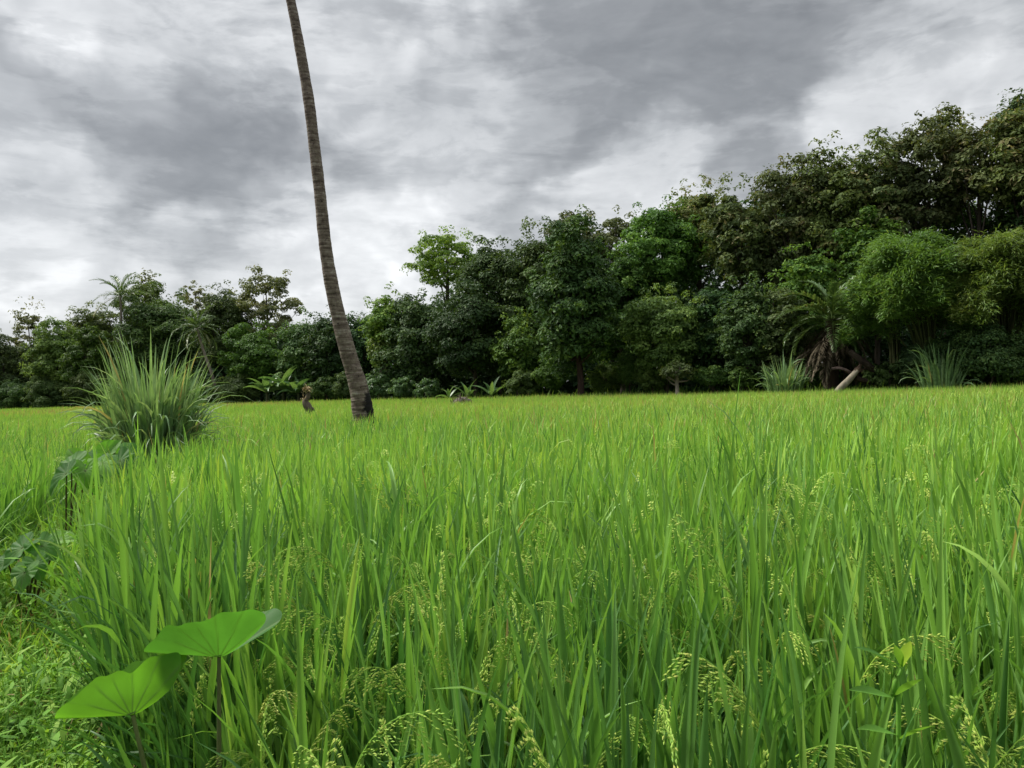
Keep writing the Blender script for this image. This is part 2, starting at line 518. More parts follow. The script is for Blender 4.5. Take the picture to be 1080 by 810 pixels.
def panicle(q, ngrain, detail):
    """one ear of rice: nodding axis along +x, branches and grains"""
    g = Geo()
    n = 9
    s = np.linspace(0, 1, n)
    th = q.uniform(0.05, 0.4) + q.uniform(0.3, 1.7) * s ** 1.5
    L = q.uniform(0.14, 0.20)
    st = L / (n - 1)
    pts = np.zeros((n, 3))
    for k in range(1, n):
        pts[k] = pts[k - 1] + st * np.array([math.sin(th[k]), 0, math.cos(th[k])])
    if detail:
        tube(g, pts, np.linspace(0.0012, 0.0005, n), sides=3, tint=0.25, cap=False)
    nb = 12
    per = max(1, ngrain // nb)
    for b in range(nb):
        f = 0.1 + 0.9 * b / (nb - 1)
        i = min(int(f * (n - 1)), n - 2)
        p = pts[i] + (f * (n - 1) - i) * (pts[i + 1] - pts[i])
        t = norm(pts[i + 1] - pts[i])
        side = q.uniform(-1, 1)
        d = norm(t * 1.0 + np.array([0.1, side * 0.18, -0.10]) + q.normal(0, 0.05, 3))
        bl = q.uniform(0.045, 0.066) * (1.15 - 0.5 * f)
        if detail:
            tube(g, [p, p + d * bl * 0.5 + np.array([0, 0, -0.011]), p + d * bl + np.array([0, 0, -0.045])], [0.0006, 0.0005, 0.0003], sides=3, tint=0.3, cap=False)
        for j in range(per):
            u = (j + 0.4) / per
            gp = p + d * bl * u + np.array([0, 0, -0.045 * u * u])
            gd = norm(d + q.normal(0, 0.25, 3) + np.array([0, 0, -0.7 * u]))
            a = norm(np.cross(gd, [0.3, 0.2, 1.0]))
            c = np.cross(gd, a)
            gl, gw = q.uniform(0.0080, 0.0100), q.uniform(0.0032, 0.0040)
            if not detail:
                gl, gw = gl * 1.5, gw * 1.5
            ti = float(np.clip(q.normal(0.55, 0.22), 0, 1))
            if detail:
                m = gp + gd * gl * 0.45
                V = [gp, m + a * gw / 2, m + c * gw * 0.4, m - a * gw / 2, m - c * gw * 0.4, gp + gd * gl]
                T = [(0, 1, 2), (0, 2, 3), (0, 3, 4), (0, 4, 1), (5, 2, 1), (5, 3, 2), (5, 4, 3), (5, 1, 4)]
                g.add(V, T=T, tint=ti)
            else:
                m = gp + gd * gl * 0.45
                w = q.choice([-1, 1]) * a
                V = [gp, m + (a * 0.8 + c * 0.6) * gw / 2, gp + gd * gl, m - (a * 0.8 + c * 0.6) * gw / 2]
                g.add(V, Q=[(0, 1, 2, 3)], tint=ti)
    V = np.concatenate(g.v)
    T = np.concatenate(g.t) if g.t else np.zeros((0, 3), int)
    Q = np.concatenate(g.q) if g.q else np.zeros((0, 4), int)
    return V, T, np.concatenate(g.tt) if g.tt else np.zeros(0), Q, np.concatenate(g.tq) if g.tq else np.zeros(0)


def build_panicles(parent):
    g = Geo()
    q = np.random.default_rng(21)
    for d0, d1, dens, ng, det in ((0.7, 3.0, 115, 132, True), (3.0, 8.0, 75, 72, False)):
        temps = [panicle(q, ng, det) for _ in range(7)]
        sp = 1 / math.sqrt(dens)
        x, y = field_points(d0, d1, sp, 0.5)
        k = q.uniform(0, 1, len(x)) < np.clip(0.5 + 0.6 * patch(x * 3, y * 3), 0.1, 1)
        x, y = x[k], y[k]
        which = q.integers(0, len(temps), len(x))
        for w, (V, T, tt, Q, tq) in enumerate(temps):
            m = which == w
            N = int(m.sum())
            if not N:
                continue
            a = q.uniform(0, 2 * np.pi, N)
            sc = q.uniform(0.85, 1.25, N)
            z = q.normal(0.80, 0.09, N)
            px, py = x[m], y[m]
            c, s = np.cos(a), np.sin(a)
            W = np.empty((N, len(V), 3))
            W[..., 0] = px[:, None] + sc[:, None] * (c[:, None] * V[None, :, 0] - s[:, None] * V[None, :, 1])
            W[..., 1] = py[:, None] + sc[:, None] * (s[:, None] * V[None, :, 0] + c[:, None] * V[None, :, 1])
            W[..., 2] = z[:, None] + sc[:, None] * V[None, :, 2]
            sh = q.normal(0, 0.12, N)
            off = np.arange(N)[:, None, None] * len(V)
            TT = (T[None] + off).reshape(-1, 3) if len(T) else None
            QQ = (Q[None] + off).reshape(-1, 4) if len(Q) else None
            g.add(W.reshape(-1, 3), QQ, TT, tint=np.clip(tq[None] + sh[:, None], 0, 1).ravel(), tint_t=np.clip(tt[None] + sh[:, None], 0, 1).ravel())
            # the culm that carries each ear
            blades(g, np.stack([px, py, z - 0.3], 1), a, 0.31, 0.003, 0.02, 0.06, nseg=2, tint=0.1, wbase=1, tipw=0.8)
    x, y = field_points(8, 30, 0.36, 0.5)
    n = 5
    X, Y = np.repeat(x, n), np.repeat(y, n)
    N = len(X)
    a = np.repeat(q.uniform(0, 6.28, len(x)), n) + q.normal(0, 0.5, N)
    z = np.repeat(q.normal(0.84, 0.06, len(x)), n)
    blades(g, np.stack([X, Y, z], 1), a, q.uniform(0.1, 0.2, N), 0.0045 + 0.00018 * np.hypot(X, Y), 0.25, q.uniform(0.8, 2.0, N), nseg=3, tint=np.clip(q.normal(0.45, 0.2, N), 0, 1))
    o = g.obj('grain_head', [MAT['grain']], parent=parent)
    o['kind'] = 'stuff'


rice = build_rice()
build_panicles(rice)


# ------------------------------------------------------------------ weeds along the bund
def build_weeds():
    q = np.random.default_rng(5)
    g = Geo()
    # leafy stems
    for y0, y1, n, hmax in ((0.6, 2.2, 500, 0.30), (2.2, 3.8, 2100, 0.44), (3.8, 9.5, 3200, 0.62)):
        y = q.uniform(y0, y1, n)
        x = bund_center(y) + q.uniform(-1.15, 1.0, n) * (bund_half(y) + 0.1)
        k = np.hypot(x, y) > 0.9
        x, y = x[k], y[k]
        n = len(x)
        h = q.uniform(0.10, hmax, n) * (0.62 + 0.38 * np.sin(x * 6 + y * 4 + 2 * np.sin(y * 3)))
        z = ground_z(x, y)
        az = q.uniform(0, 6.28, n)
        ln = np.abs(q.normal(0.35, 0.3, n))
        blades(g, np.stack([x, y, z], 1), az, h, 0.004, ln, 0.3, nseg=3, tint=0.3, wbase=1, tipw=0.6)
        m = 11
        f = np.tile((np.arange(m) + 0.5) / m, n)
        H, LN, AZ = np.repeat(h, m), np.repeat(ln, m), np.repeat(az, m)
        rr = f * H
        bx = np.repeat(x, m) + np.sin(LN + 0.15 * f) * rr * np.cos(AZ)
        by = np.repeat(y, m) + np.sin(LN + 0.15 * f) * rr * np.sin(AZ)
        bz = np.repeat(z, m) + np.cos(LN + 0.15 * f) * rr
        N = n * m
        L = q.uniform(0.022, 0.055, N) * np.repeat(q.uniform(0.6, 1.7, n), m)
        broad = np.repeat(q.uniform(0.2, 0.42, n), m)
        tt = np.repeat(q.uniform(0.35, 0.85, n), m) + q.normal(0, 0.1, N)
        blades(g, np.stack([bx, by, bz], 1), q.uniform(0, 6.28, N), L, L * broad, q.uniform(0.6, 1.5, N), q.uniform(0, 0.7, N), nseg=3, tint=np.clip(tt, 0, 1), wbase=0.3, belly=0.4)
    # grass blades among them
    for y0, y1, n, ll in ((0.5, 4.6, 6500, 0.26), (4.6, 10, 7000, 0.5), (10, 40, 6000, 0.5)):
        y = q.uniform(y0, y1, n)
        x = bund_center(y) + q.uniform(-1.25, 1.2, n) * (bund_half(y) + 0.12)
        k = np.hypot(x, y) > 0.9
        x, y = x[k], y[k]
        n = len(x)
        L = ll * q.uniform(0.4, 1.5, n)
        ti = np.clip(q.normal(0.6, 0.2, n) + (q.uniform(0, 1, n) < 0.05) * 0.5, 0, 1)
        blades(g, np.stack([x, y, ground_z(x, y)], 1), q.uniform(0, 6.28, n), L, 0.004 + L * q.uniform(0.008, 0.03, n), q.uniform(0.05, 0.6, n), q.uniform(0.2, 1.8, n), nseg=4, twist=q.normal(0, 0.6, n), tint=ti)
    # dry straw on the soil
    n = 900
    y = q.uniform(0.8, 7, n)
    x = bund_center(y) + q.uniform(-1, 1, n) * bund_half(y)
    blades(g, np.stack([x, y, ground_z(x, y) + 0.02], 1), q.uniform(0, 6.28, n), q.uniform(0.06, 0.2, n), 0.005, 1.45, 0.1, nseg=2, tint=1.0)
    o = g.obj('weed_cover', [MAT['weed']], smooth=True)
    tag(o, 'low leafy weeds and grass covering the earth bund', 'weeds', kind='stuff')


build_weeds()


# ------------------------------------------------------------------ taro plants
def taro_mat():
    m, nt, out = new_mat('taro_leaf')
    L = nt.links.new
    at = nt.nodes.new('ShaderNodeAttribute')
    at.attribute_name = 'tint'
    rp = ramp(nt, [(0, (0.045, 0.13, 0.036)), (0.45, (0.075, 0.185, 0.04)), (0.75, (0.13, 0.28, 0.04)), (1.0, (0.20, 0.36, 0.09))])
    L(at.outputs['Fac'], rp.inputs[0])
    tc = nt.nodes.new('ShaderNodeTexCoord')
    nz = nt.nodes.new('ShaderNodeTexNoise')
    nz.inputs['Scale'].default_value = 14
    nz.inputs['Detail'].default_value = 4
    L(tc.outputs['Object'], nz.inputs['Vector'])
    mr = nt.nodes.new('ShaderNodeMapRange')
    mr.inputs['From Min'].default_value = 0.3
    mr.inputs['From Max'].default_value = 0.7
    mr.inputs['To Min'].default_value = 0.82
    mr.inputs['To Max'].default_value = 1.15
    L(nz.outputs['Fac'], mr.inputs['Value'])
    mu = nt.nodes.new('ShaderNodeVectorMath')
    mu.operation = 'MULTIPLY'
    L(rp.outputs[0], mu.inputs[0])
    L(mr.outputs[0], mu.inputs[1])
    vn = nt.nodes.new('ShaderNodeAttribute')
    vn.attribute_name = 'vein'
    mx0 = nt.nodes.new('ShaderNodeMix')
    mx0.data_type = 'RGBA'
    L(vn.outputs['Fac'], mx0.inputs['Factor'])
    L(mu.outputs[0], mx0.inputs['A'])
    mx0.inputs['B'].default_value = (0.20, 0.30, 0.10, 1)
    # veins let less light through
    mx1 = nt.nodes.new('ShaderNodeMix')
    mx1.data_type = 'RGBA'
    L(vn.outputs['Fac'], mx1.inputs['Factor'])
    L(mu.outputs[0], mx1.inputs['A'])
    mx1.inputs['B'].default_value = (0.03, 0.075, 0.012, 1)
    b = nt.nodes.new('ShaderNodeBsdfPrincipled')
    b.inputs['Roughness'].default_value = 0.55
    b.inputs['Specular IOR Level'].default_value = 0.16
    L(mx0.outputs['Result'], b.inputs['Base Color'])
    t = nt.nodes.new('ShaderNodeBsdfTranslucent')
    m2 = nt.nodes.new('ShaderNodeVectorMath')
    m2.operation = 'MULTIPLY'
    m2.inputs[1].default_value = (1.55, 1.75, 0.5)
    L(mx1.outputs['Result'], m2.inputs[0])
    L(m2.outputs[0], t.inputs['Color'])
    mx = nt.nodes.new('ShaderNodeMixShader')
    mx.inputs[0].default_value = 0.5
    L(b.outputs[0], mx.inputs[1])
    L(t.outputs[0], mx.inputs[2])
    L(mx.outputs[0], out.inputs[0])
    bp = nt.nodes.new('ShaderNodeBump')
    bp.inputs['Strength'].default_value = 0.35
    bp.inputs['Distance'].default_value = 0.004
    L(vn.outputs['Fac'], bp.inputs['Height'])
    L(bp.outputs[0], b.inputs['Normal'])
    return m


MAT['taro'] = taro_mat()
MAT['petiole'] = leaf_mat('taro_stalk', [(0, (0.07, 0.035, 0.035)), (0.5, (0.10, 0.09, 0.045)), (1, (0.14, 0.20, 0.06))], trans=0.05, rough=0.4)


def taro_leaf(g, P, tip, up, L, fold_a, fold_b, tint, droop=0.12, seed=0, width=1.0, curl=0.0, rise=0.0):
    """heart-shaped blade: stalk joins at P, TIP direction, folded up fold_a on its +y half, fold_b on the other"""
    q = np.random.default_rng(seed)
    na, nr = 120, 18
    th = np.linspace(-np.pi, np.pi, na + 1)
    ang = np.radians([0, 8, 20, 45, 70, 100, 125, 145, 160, 172, 180])
    rad = [1.04, 0.95, 0.82, 0.67, 0.62, 0.64, 0.73, 0.83, 0.60, 0.20, 0.10]
    r = np.interp(np.abs(th), ang, rad)
    ker = np.array([1, 2, 3, 2, 1]) / 9
    r2 = np.convolve(np.concatenate([r[-5:-1], r, r[1:5]]), ker, 'same')[4:-4]
    rho = np.linspace(0, 1, nr + 1)[1:]
    TH, RH = np.meshgrid(th, rho)
    Rr = RH * r2[None, :]
    x = Rr * np.cos(TH) * L
    y = Rr * np.sin(TH) * L * width
    ay = np.abs(y)
    fo = np.where(y >= 0, fold_a, fold_b)
    soft = ay / (ay + 0.06 * L)
    al = fo * soft - curl * (ay / L) ** 2 * 2
    yy = np.sign(y) * ay * np.cos(al)
    zz = ay * np.sin(al)
    zz = zz + rise * np.maximum(-x, 0)
    zz = zz - droop * np.maximum(x, 0) ** 2 / L + 0.02 * L * np.sin(TH * 11 + q.uniform(0, 6)) * RH ** 3 + 0.03 * L * np.sin(TH * 5 + q.uniform(0, 6)) * RH ** 2
    va = np.radians([0, 24, 46, 70, 98, 128, 155])
    v = np.zeros_like(TH)
    vb = np.zeros_like(TH)
    for a in va:
        for s in (1, -1):
            a2 = s * (a - 0.10 * RH * (a > 0))
            d = np.abs(TH - a2) * Rr
            vb = np.maximum(vb, np.exp(-(d / 0.07) ** 2))
            v = np.maximum(v, np.exp(-(d / (0.012 if a else 0.019)) ** 2) * (1 - 0.55 * RH * (a > 0)))
    # the blade is puckered between the ribs
    zz = zz - 0.014 * L * vb * np.minimum(1, RH * 1.6)
    X = norm(np.asarray(tip, float))
    Zu = np.asarray(up, float)
    Zu = norm(Zu - X * np.dot(X, Zu))
    Yv = np.cross(Zu, X)
    W = np.asarray(P)[None, None] + x[..., None] * X + yy[..., None] * Yv + zz[..., None] * Zu
    V = np.concatenate([W.reshape(-1, 3), np.asarray(P)[None]])
    k = na + 1
    i = np.arange(nr - 1)[:, None] * k + np.arange(na)[None, :]
    Q = np.stack([i, i + 1, i + 1 + k, i + k], -1).reshape(-1, 4)
    c = nr * k
    T = np.stack([np.full(na, c), np.arange(na), np.arange(na) + 1], 1)
    g.add(V, Q, T, tint=tint, vein=np.concatenate([v.ravel(), [1.0]]))


def taro_plant(base, leaves, label, group=None):
    t = thing('taro_plant', base, label, 'taro plant', group)
    base = np.asarray(base, float)
    for k, lf in enumerate(leaves):
        P = np.asarray(lf['P'], float) - base
        g = Geo()
        taro_leaf(g, P, lf['tip'], lf['up'], lf['L'], lf['fa'], lf['fb'], lf['tint'], lf.get('droop', 0.12), k + int(abs(P[0]) * 1000), lf.get('w', 1.0), lf.get('curl', 0), lf.get('rise', 0))
        o = g.obj('leaf', [MAT['taro']], t, smooth=True)
        if 'label' in lf:
            o['label'] = lf['label']
        g = Geo()
        b0 = np.array([0.03 * math.cos(k * 2.1), 0.03 * math.sin(k * 2.1), 0.0])
        mid = b0 * 0.45 + P * 0.55 + np.array([0, 0, 0.04]) + np.asarray(lf.get('bow', (0, 0, 0)))
        pts = spline([b0, mid, P], 12)
        tube(g, pts, np.linspace(0.009, 0.0045, 12) * lf.get('pr', 1.0), sides=8, tint=np.full(88, lf.get('pt', 0.2)), cap=False)
        g.obj('stalk', [MAT['petiole']], t, smooth=True)
    return t


# ------------------------------------------------------------------ trees
def crown_points(q, rx, ry, rz, npuff, flat, shell=(0.55, 1.0), low=-0.75, pr=(0.17, 0.33)):
    i = np.arange(npuff) + 0.5
    zz = 1 - 2 * i / npuff
    ph = i * 2.399963 + q.uniform(0, 6)
    d = np.stack([np.sqrt(1 - zz**2) * np.cos(ph), np.sqrt(1 - zz**2) * np.sin(ph), zz], 1) + q.normal(0, 0.18, (npuff, 3))
    d = norm(d)
    d = d[d[:, 2] > low]
    ir = np.ones(len(d))
    for _ in range(5):
        kv = q.normal(0, 2.2, 3)
        ir += 0.10 * np.sin(d @ kv + q.uniform(0, 6))
    rr = q.uniform(shell[0] ** 2, shell[1] ** 2, len(d)) ** 0.5 * ir
    c = d * rr[:, None] * np.array([rx, ry, rz]) * 0.86
    p = q.uniform(pr[0], pr[1], len(d)) * min(rx, rz * 1.1)
    return c, p, d


def puff_leaves(g, q, c, p, outward, nleaf, ll, flat=0.75, tint0=0.5, droop=0.0, wr=0.55, up=0.35, spread=0.16):
    w = p**2
    cnt = np.maximum(4, (nleaf * w / w.sum()).astype(int))
    I = np.repeat(np.arange(len(c)), cnt)
    N = len(I)
    d = q.normal(0, 1, (N, 3))
    fl = q.uniform(0, 1, N) < 0.6
    d[:, 2] = np.where(fl, np.abs(d[:, 2]), d[:, 2])
    d = norm(d)
    rad = p[I] * 1.12 * (0.62 + 0.43 * q.uniform(0, 1, N) ** 0.6)
    pos = c[I] + d * rad[:, None] * np.array([1, 1, flat])
    nor = norm(0.85 * d + 0.25 * outward[I] + np.array([0, 0, up]) + q.normal(0, 0.36, (N, 3)))
    t = norm(np.cross(nor, q.normal(0, 1, (N, 3))))
    t = norm(t + np.array([0, 0, -droop]))
    b = np.cross(nor, t)
    l = ll * q.uniform(0.6, 1.35, N)
    w_ = l * wr * q.uniform(0.7, 1.2, N)
    fz = nor * (l * 0.12)[:, None]
    A = pos - t * (l / 2)[:, None]
    C = pos + t * (l / 2)[:, None] - fz
    B = pos + b * (w_ / 2)[:, None] + fz * 0.3
    D = pos - b * (w_ / 2)[:, None] + fz * 0.3
    V = np.stack([A, B, C, D], 1).reshape(-1, 3)
    Q = np.arange(N * 4).reshape(-1, 4)
    pt = q.normal(0, spread, len(c))
    ti = np.clip(tint0 + pt[I] + q.normal(0, 0.17, N), 0, 1)
    g.add(V, Q, tint=ti)


KINDS = {
    # material, leaf length, coverage, flat, puffs, size of puffs, droop, width ratio
    'dark': dict(m='dark', ll=0.40, cov=2.6, flat=0.75, np=80, pr=(0.16, 0.32)),
    'deep': dict(m='deep', ll=0.42, cov=2.6, flat=0.8, np=80, pr=(0.16, 0.32)),
    'mid': dict(m='mid', ll=0.34, cov=2.7, flat=0.7, np=95, pr=(0.14, 0.26)),
    'teak': dict(m='teak', ll=0.42, cov=2.4, flat=0.8, np=110, pr=(0.13, 0.25)),
    'olive': dict(m='olive', ll=0.38, cov=2.2, flat=0.6, np=80, pr=(0.15, 0.27)),
    'sparse': dict(m='pale', ll=0.40, cov=0.75, flat=0.7, np=60, pr=(0.10, 0.20)),
    'lime': dict(m='lime', ll=0.36, cov=1.5, flat=0.38, np=85, pr=(0.15, 0.27)),
    'shrub': dict(m='mid', ll=0.22, cov=2.6, flat=0.8, np=45, pr=(0.22, 0.38)),
    'darkshrub': dict(m='dark', ll=0.24, cov=2.6, flat=0.8, np=45, pr=(0.22, 0.38)),
    'shade_filler': dict(m='deep', ll=0.24, cov=2.8, flat=0.9, np=50, pr=(0.22, 0.38)),  # dark leaf masses added in place of the shaded hollow under the bamboo
    'lightshrub': dict(m='banana', ll=0.26, cov=2.2, flat=0.8, np=36, pr=(0.2, 0.36)),
}


def tree(name, px, ytop, ybot, hw, Y, kind, label, cat='tree', group=None, seed=0, trunk_w=0.22, trunk='trunk', lean=0.0, depth=1.0, tint=0.5, cov=1.0, ll=None, gaps=0.0, limbs=9):
    q = np.random.default_rng(1000 + seed)
    K = KINDS[kind]
    top = unp(px, ytop, Y)
    bot = unp(px, ybot, Y)
    base = unz(px - lean, Y, 0.0)
    rz = (top[2] - bot[2]) / 2
    rx = hw * Y / F_PX
    ry = min(rx, 4.5) * depth
    c0 = (top + bot) / 2 - base
    t = thing(name, base, label, cat, group)
    npf = K['np']
    asp = max(1.0, rz / rx)
    npf = int(npf * min(2.0, asp))
    c, p, d = crown_points(q, rx, ry, rz, npf, K['flat'], pr=K['pr'], low=-0.85)
    if gaps:
        k = q.uniform(0, 1, len(c)) > gaps
        c, p, d = c[k], p[k], d[k]
    area = 4 * np.pi * ((rx * ry) ** 1.6 / 3 + 2 * (rx * rz) ** 1.6 / 3) ** (1 / 1.6)
    L = ll or K['ll'] * (0.50 + 0.3 * Y / 90)
    n = int(K['cov'] * cov * area / (0.5 * L * L * 0.55))
    n = min(n, 60000)
    g = Geo()
    puff_leaves(g, q, c, p, d, n, L, K['flat'], tint0=tint)
    # small sprays breaking up the outline
    g2c = d * np.array([rx, ry, rz]) * q.uniform(0.92, 1.10, (len(d), 1))
    kk = (q.uniform(0, 1, len(d)) < 0.5) & (d[:, 2] > -0.3)
    if kk.any():
        puff_leaves(g, q, g2c[kk], np.full(kk.sum(), 0.09 * rx + 0.12), d[kk], int(n * 0.06), L * 0.9, 0.9, tint0=min(1, tint + 0.12))
    o = g.obj('crown', [MAT[K['m']]], t)
    o.location = c0
    g = Geo()
    hub = c0 + np.array([0, 0, -0.25 * rz])
    z1 = max(0.3, hub[2])
    pts = spline([[0, 0, -0.1], [hub[0] * 0.3 + q.normal(0, 0.1), q.normal(0, 0.1), z1 * 0.35], [hub[0] * 0.75, 0, z1 * 0.75], [hub[0], 0, z1], [hub[0] + q.normal(0, 0.2), 0, c0[2] + 0.55 * rz]], 16)
    tube(g, pts, trunk_w * np.linspace(1.0, 0.22, 16) * np.concatenate([[1.35, 1.12], np.ones(14)]), sides=9, wob=0.05, seed=seed)
    idx = q.permutation(len(c))[:limbs]
    for i in idx:
        s = q.uniform(0.4, 0.85)
        b0 = pts[int(s * 15)]
        e = c0 + c[i] * 0.95
        m = (b0 + e) / 2 + np.array([0, 0, -0.1 * rz]) + q.normal(0, 0.15, 3)
        tube(g, spline([b0, m, e], 7), trunk_w * np.linspace(0.42, 0.08, 7), sides=5)
    g.obj('trunk', [MAT[trunk]], t, smooth=True)
    return t


def frond(g, q, base, az, L, el, bend, leaflet, tint, n=26, hang=0.5, w=0.05, mat=0, stem_tint=0.8):
    """one feather palm frond"""
    m = 12
    s = np.linspace(0, 1, m)
    th = el - bend * s ** 1.4
    pts = np.zeros((m, 3))
    pts[0] = base
    st = L / (m - 1)
    for k in range(1, m):
        pts[k] = pts[k - 1] + st * np.array([math.cos(th[k]) * math.cos(az), math.cos(th[k]) * math.sin(az), math.sin(th[k])])
    tube(g, pts, np.linspace(0.035, 0.01, m), sides=4, tint=stem_tint, cap=False, mat=mat)
    f = np.linspace(0.16, 1.0, n)
    P = np.stack([np.interp(f, s, pts[:, i]) for i in range(3)], 1)
    ln = leaflet * np.sin(np.clip(f * 2.6 + 0.4, 0, np.pi * 0.98)) ** 0.6 * (1 - 0.35 * f)
    for sd in (1, -1):
        a = az + sd * (R(62) - R(25) * f) + q.normal(0, 0.1, n)
        blades(g, P, a, ln * q.uniform(0.85, 1.1, n), w, R(68) - 0.6 * np.interp(f, s, th) + q.normal(0, 0.12, n), hang + q.normal(0, 0.2, n), nseg=3, tint=np.clip(tint + q.normal(0, 0.12, n), 0, 1), mat=mat)


def feather_palm(name, px, ycrown, Y, L, label, seed, lean_px=0, nf=22, trunk_w=0.14, group=None):
    q = np.random.default_rng(500 + seed)
    top = unp(px, ycrown, Y)
    base = unz(px + lean_px, Y, 0.0)
    t = thing(name, base, label, 'palm tree', group)
    h = top - base
    g = Geo()
    pts = spline([[0, 0, -0.1], h * np.array([0.3, 0.3, 0.4]), h * np.array([0.75, 0.75, 0.75]), h], 40)
    tube(g, pts, trunk_w * np.linspace(1.25, 0.8, 40) * (1 + 0.06 * (np.arange(40) % 2)), sides=9)
    g.obj('trunk', [MAT['trunk_pale']], t, smooth=True)
    for k in range(nf):
        g = Geo()
        az = k * 2.39996 + q.normal(0, 0.2)
        el = R(80) - R(110) * (k / (nf - 1)) + q.normal(0, 0.1)
        frond(g, q, h, az, L * q.uniform(0.85, 1.1), el, R(70) + q.normal(0, 0.15), L * 0.26, 0.5 + 0.1 * q.normal() + (0.35 if k > nf - 3 else 0), n=24, hang=0.7, w=0.085)
        g.obj('frond', [MAT['palm']], t)
    return t


def grass_clump(px, Y, z, rw, ht, n, w, label, seed, ybase=None, lean=0.0):
    q = np.random.default_rng(900 + seed)
    base = unz(px, Y, z)
    g = Geo()
    a = q.uniform(0, 6.28, n)
    r = rw * np.sqrt(q.uniform(0, 1, n))
    x, y = r * np.cos(a), r * np.sin(a) * 0.7
    rf = r / rw
    hb = q.uniform(0.0, 0.5, n) * ht * (1 - 0.4 * rf)
    az = np.arctan2(y, x) + q.normal(0, 0.5, n)
    L = ht * q.uniform(0.55, 0.95, n) * (1 - 0.15 * rf)
    lean_ = 0.02 + 0.13 * rf + np.abs(q.normal(0, 0.07, n))
    ti = np.clip(q.normal(0.55, 0.2, n) + (q.uniform(0, 1, n) < 0.015) * 0.5, 0, 1)
    B = np.stack([x + np.cos(az) * np.sin(lean_) * hb * 0.5, y + np.sin(az) * np.sin(lean_) * hb * 0.5, hb], 1)
    blades(g, B, az, L, w * q.uniform(0.6, 1.3, n), lean_, np.where(q.uniform(0, 1, n) < 0.30, q.uniform(1.2, 2.9, n), q.uniform(0.08, 0.6, n)) * (0.6 + 0.6 * rf), nseg=9, cross=3,
           twist=q.normal(0, 0.6, n), tint=ti, fold=0.25, power=2.2)
    # canes
    m = n // 4
    blades(g, np.stack([x[:m], y[:m], np.zeros(m)], 1), az[:m], ht * 0.62, 0.018, lean_[:m] * 0.7, 0.05, nseg=4, tint=0.35, wbase=1, tipw=0.7)
    # dry leaves low down
    k = n // 20
    blades(g, np.stack([x[:k], y[:k], q.uniform(0.1, 0.5, k) * ht], 1), q.uniform(0, 6.28, k), ht * 0.35, w * 0.8, 0.6, 2.0, nseg=6, tint=1.0)
    o = g.obj('tall_grass_clump', [MAT['reed']], smooth=True, loc=base)
    tag(o, label, 'grass clump')
    return o


def banana(px, Y, ytop, label, seed, n=8, group=None, z=0.0, spread=1.0):
    q = np.random.default_rng(300 + seed)
    base = unz(px, Y, z)
    H = unp(px, ytop, Y)[2] - z
    t = thing('banana_plant', base, label, 'banana plant', group)
    g = Geo()
    tube(g, spline([[0, 0, -0.1], [0.02, 0, H * 0.25], [0.0, 0.02, H * 0.5]], 8), np.linspace(0.13, 0.07, 8) * H / 3, sides=8, tint=0.4)
    g.obj('stem', [MAT['culm']], t, smooth=True)
    for k in range(n):
        g = Geo()
        az = k * 2.4 + q.normal(0, 0.3)
        blades(g, [[0, 0, H * 0.45]], [az], [H * q.uniform(0.62, 0.85) * spread], [H * q.uniform(0.14, 0.19)], [0.1 + 0.95 * k / n + q.normal(0, 0.08)], [q.uniform(0.8, 1.7)], nseg=12, cross=3,
               twist=[q.normal(0, 0.35)], tint=[float(np.clip(q.normal(0.55, 0.2), 0, 1))], fold=0.25, belly=0.3, wbase=0.12, tipw=0.1, power=1.3)
        g.obj('leaf', [MAT['banana']], t, smooth=True)
    return t


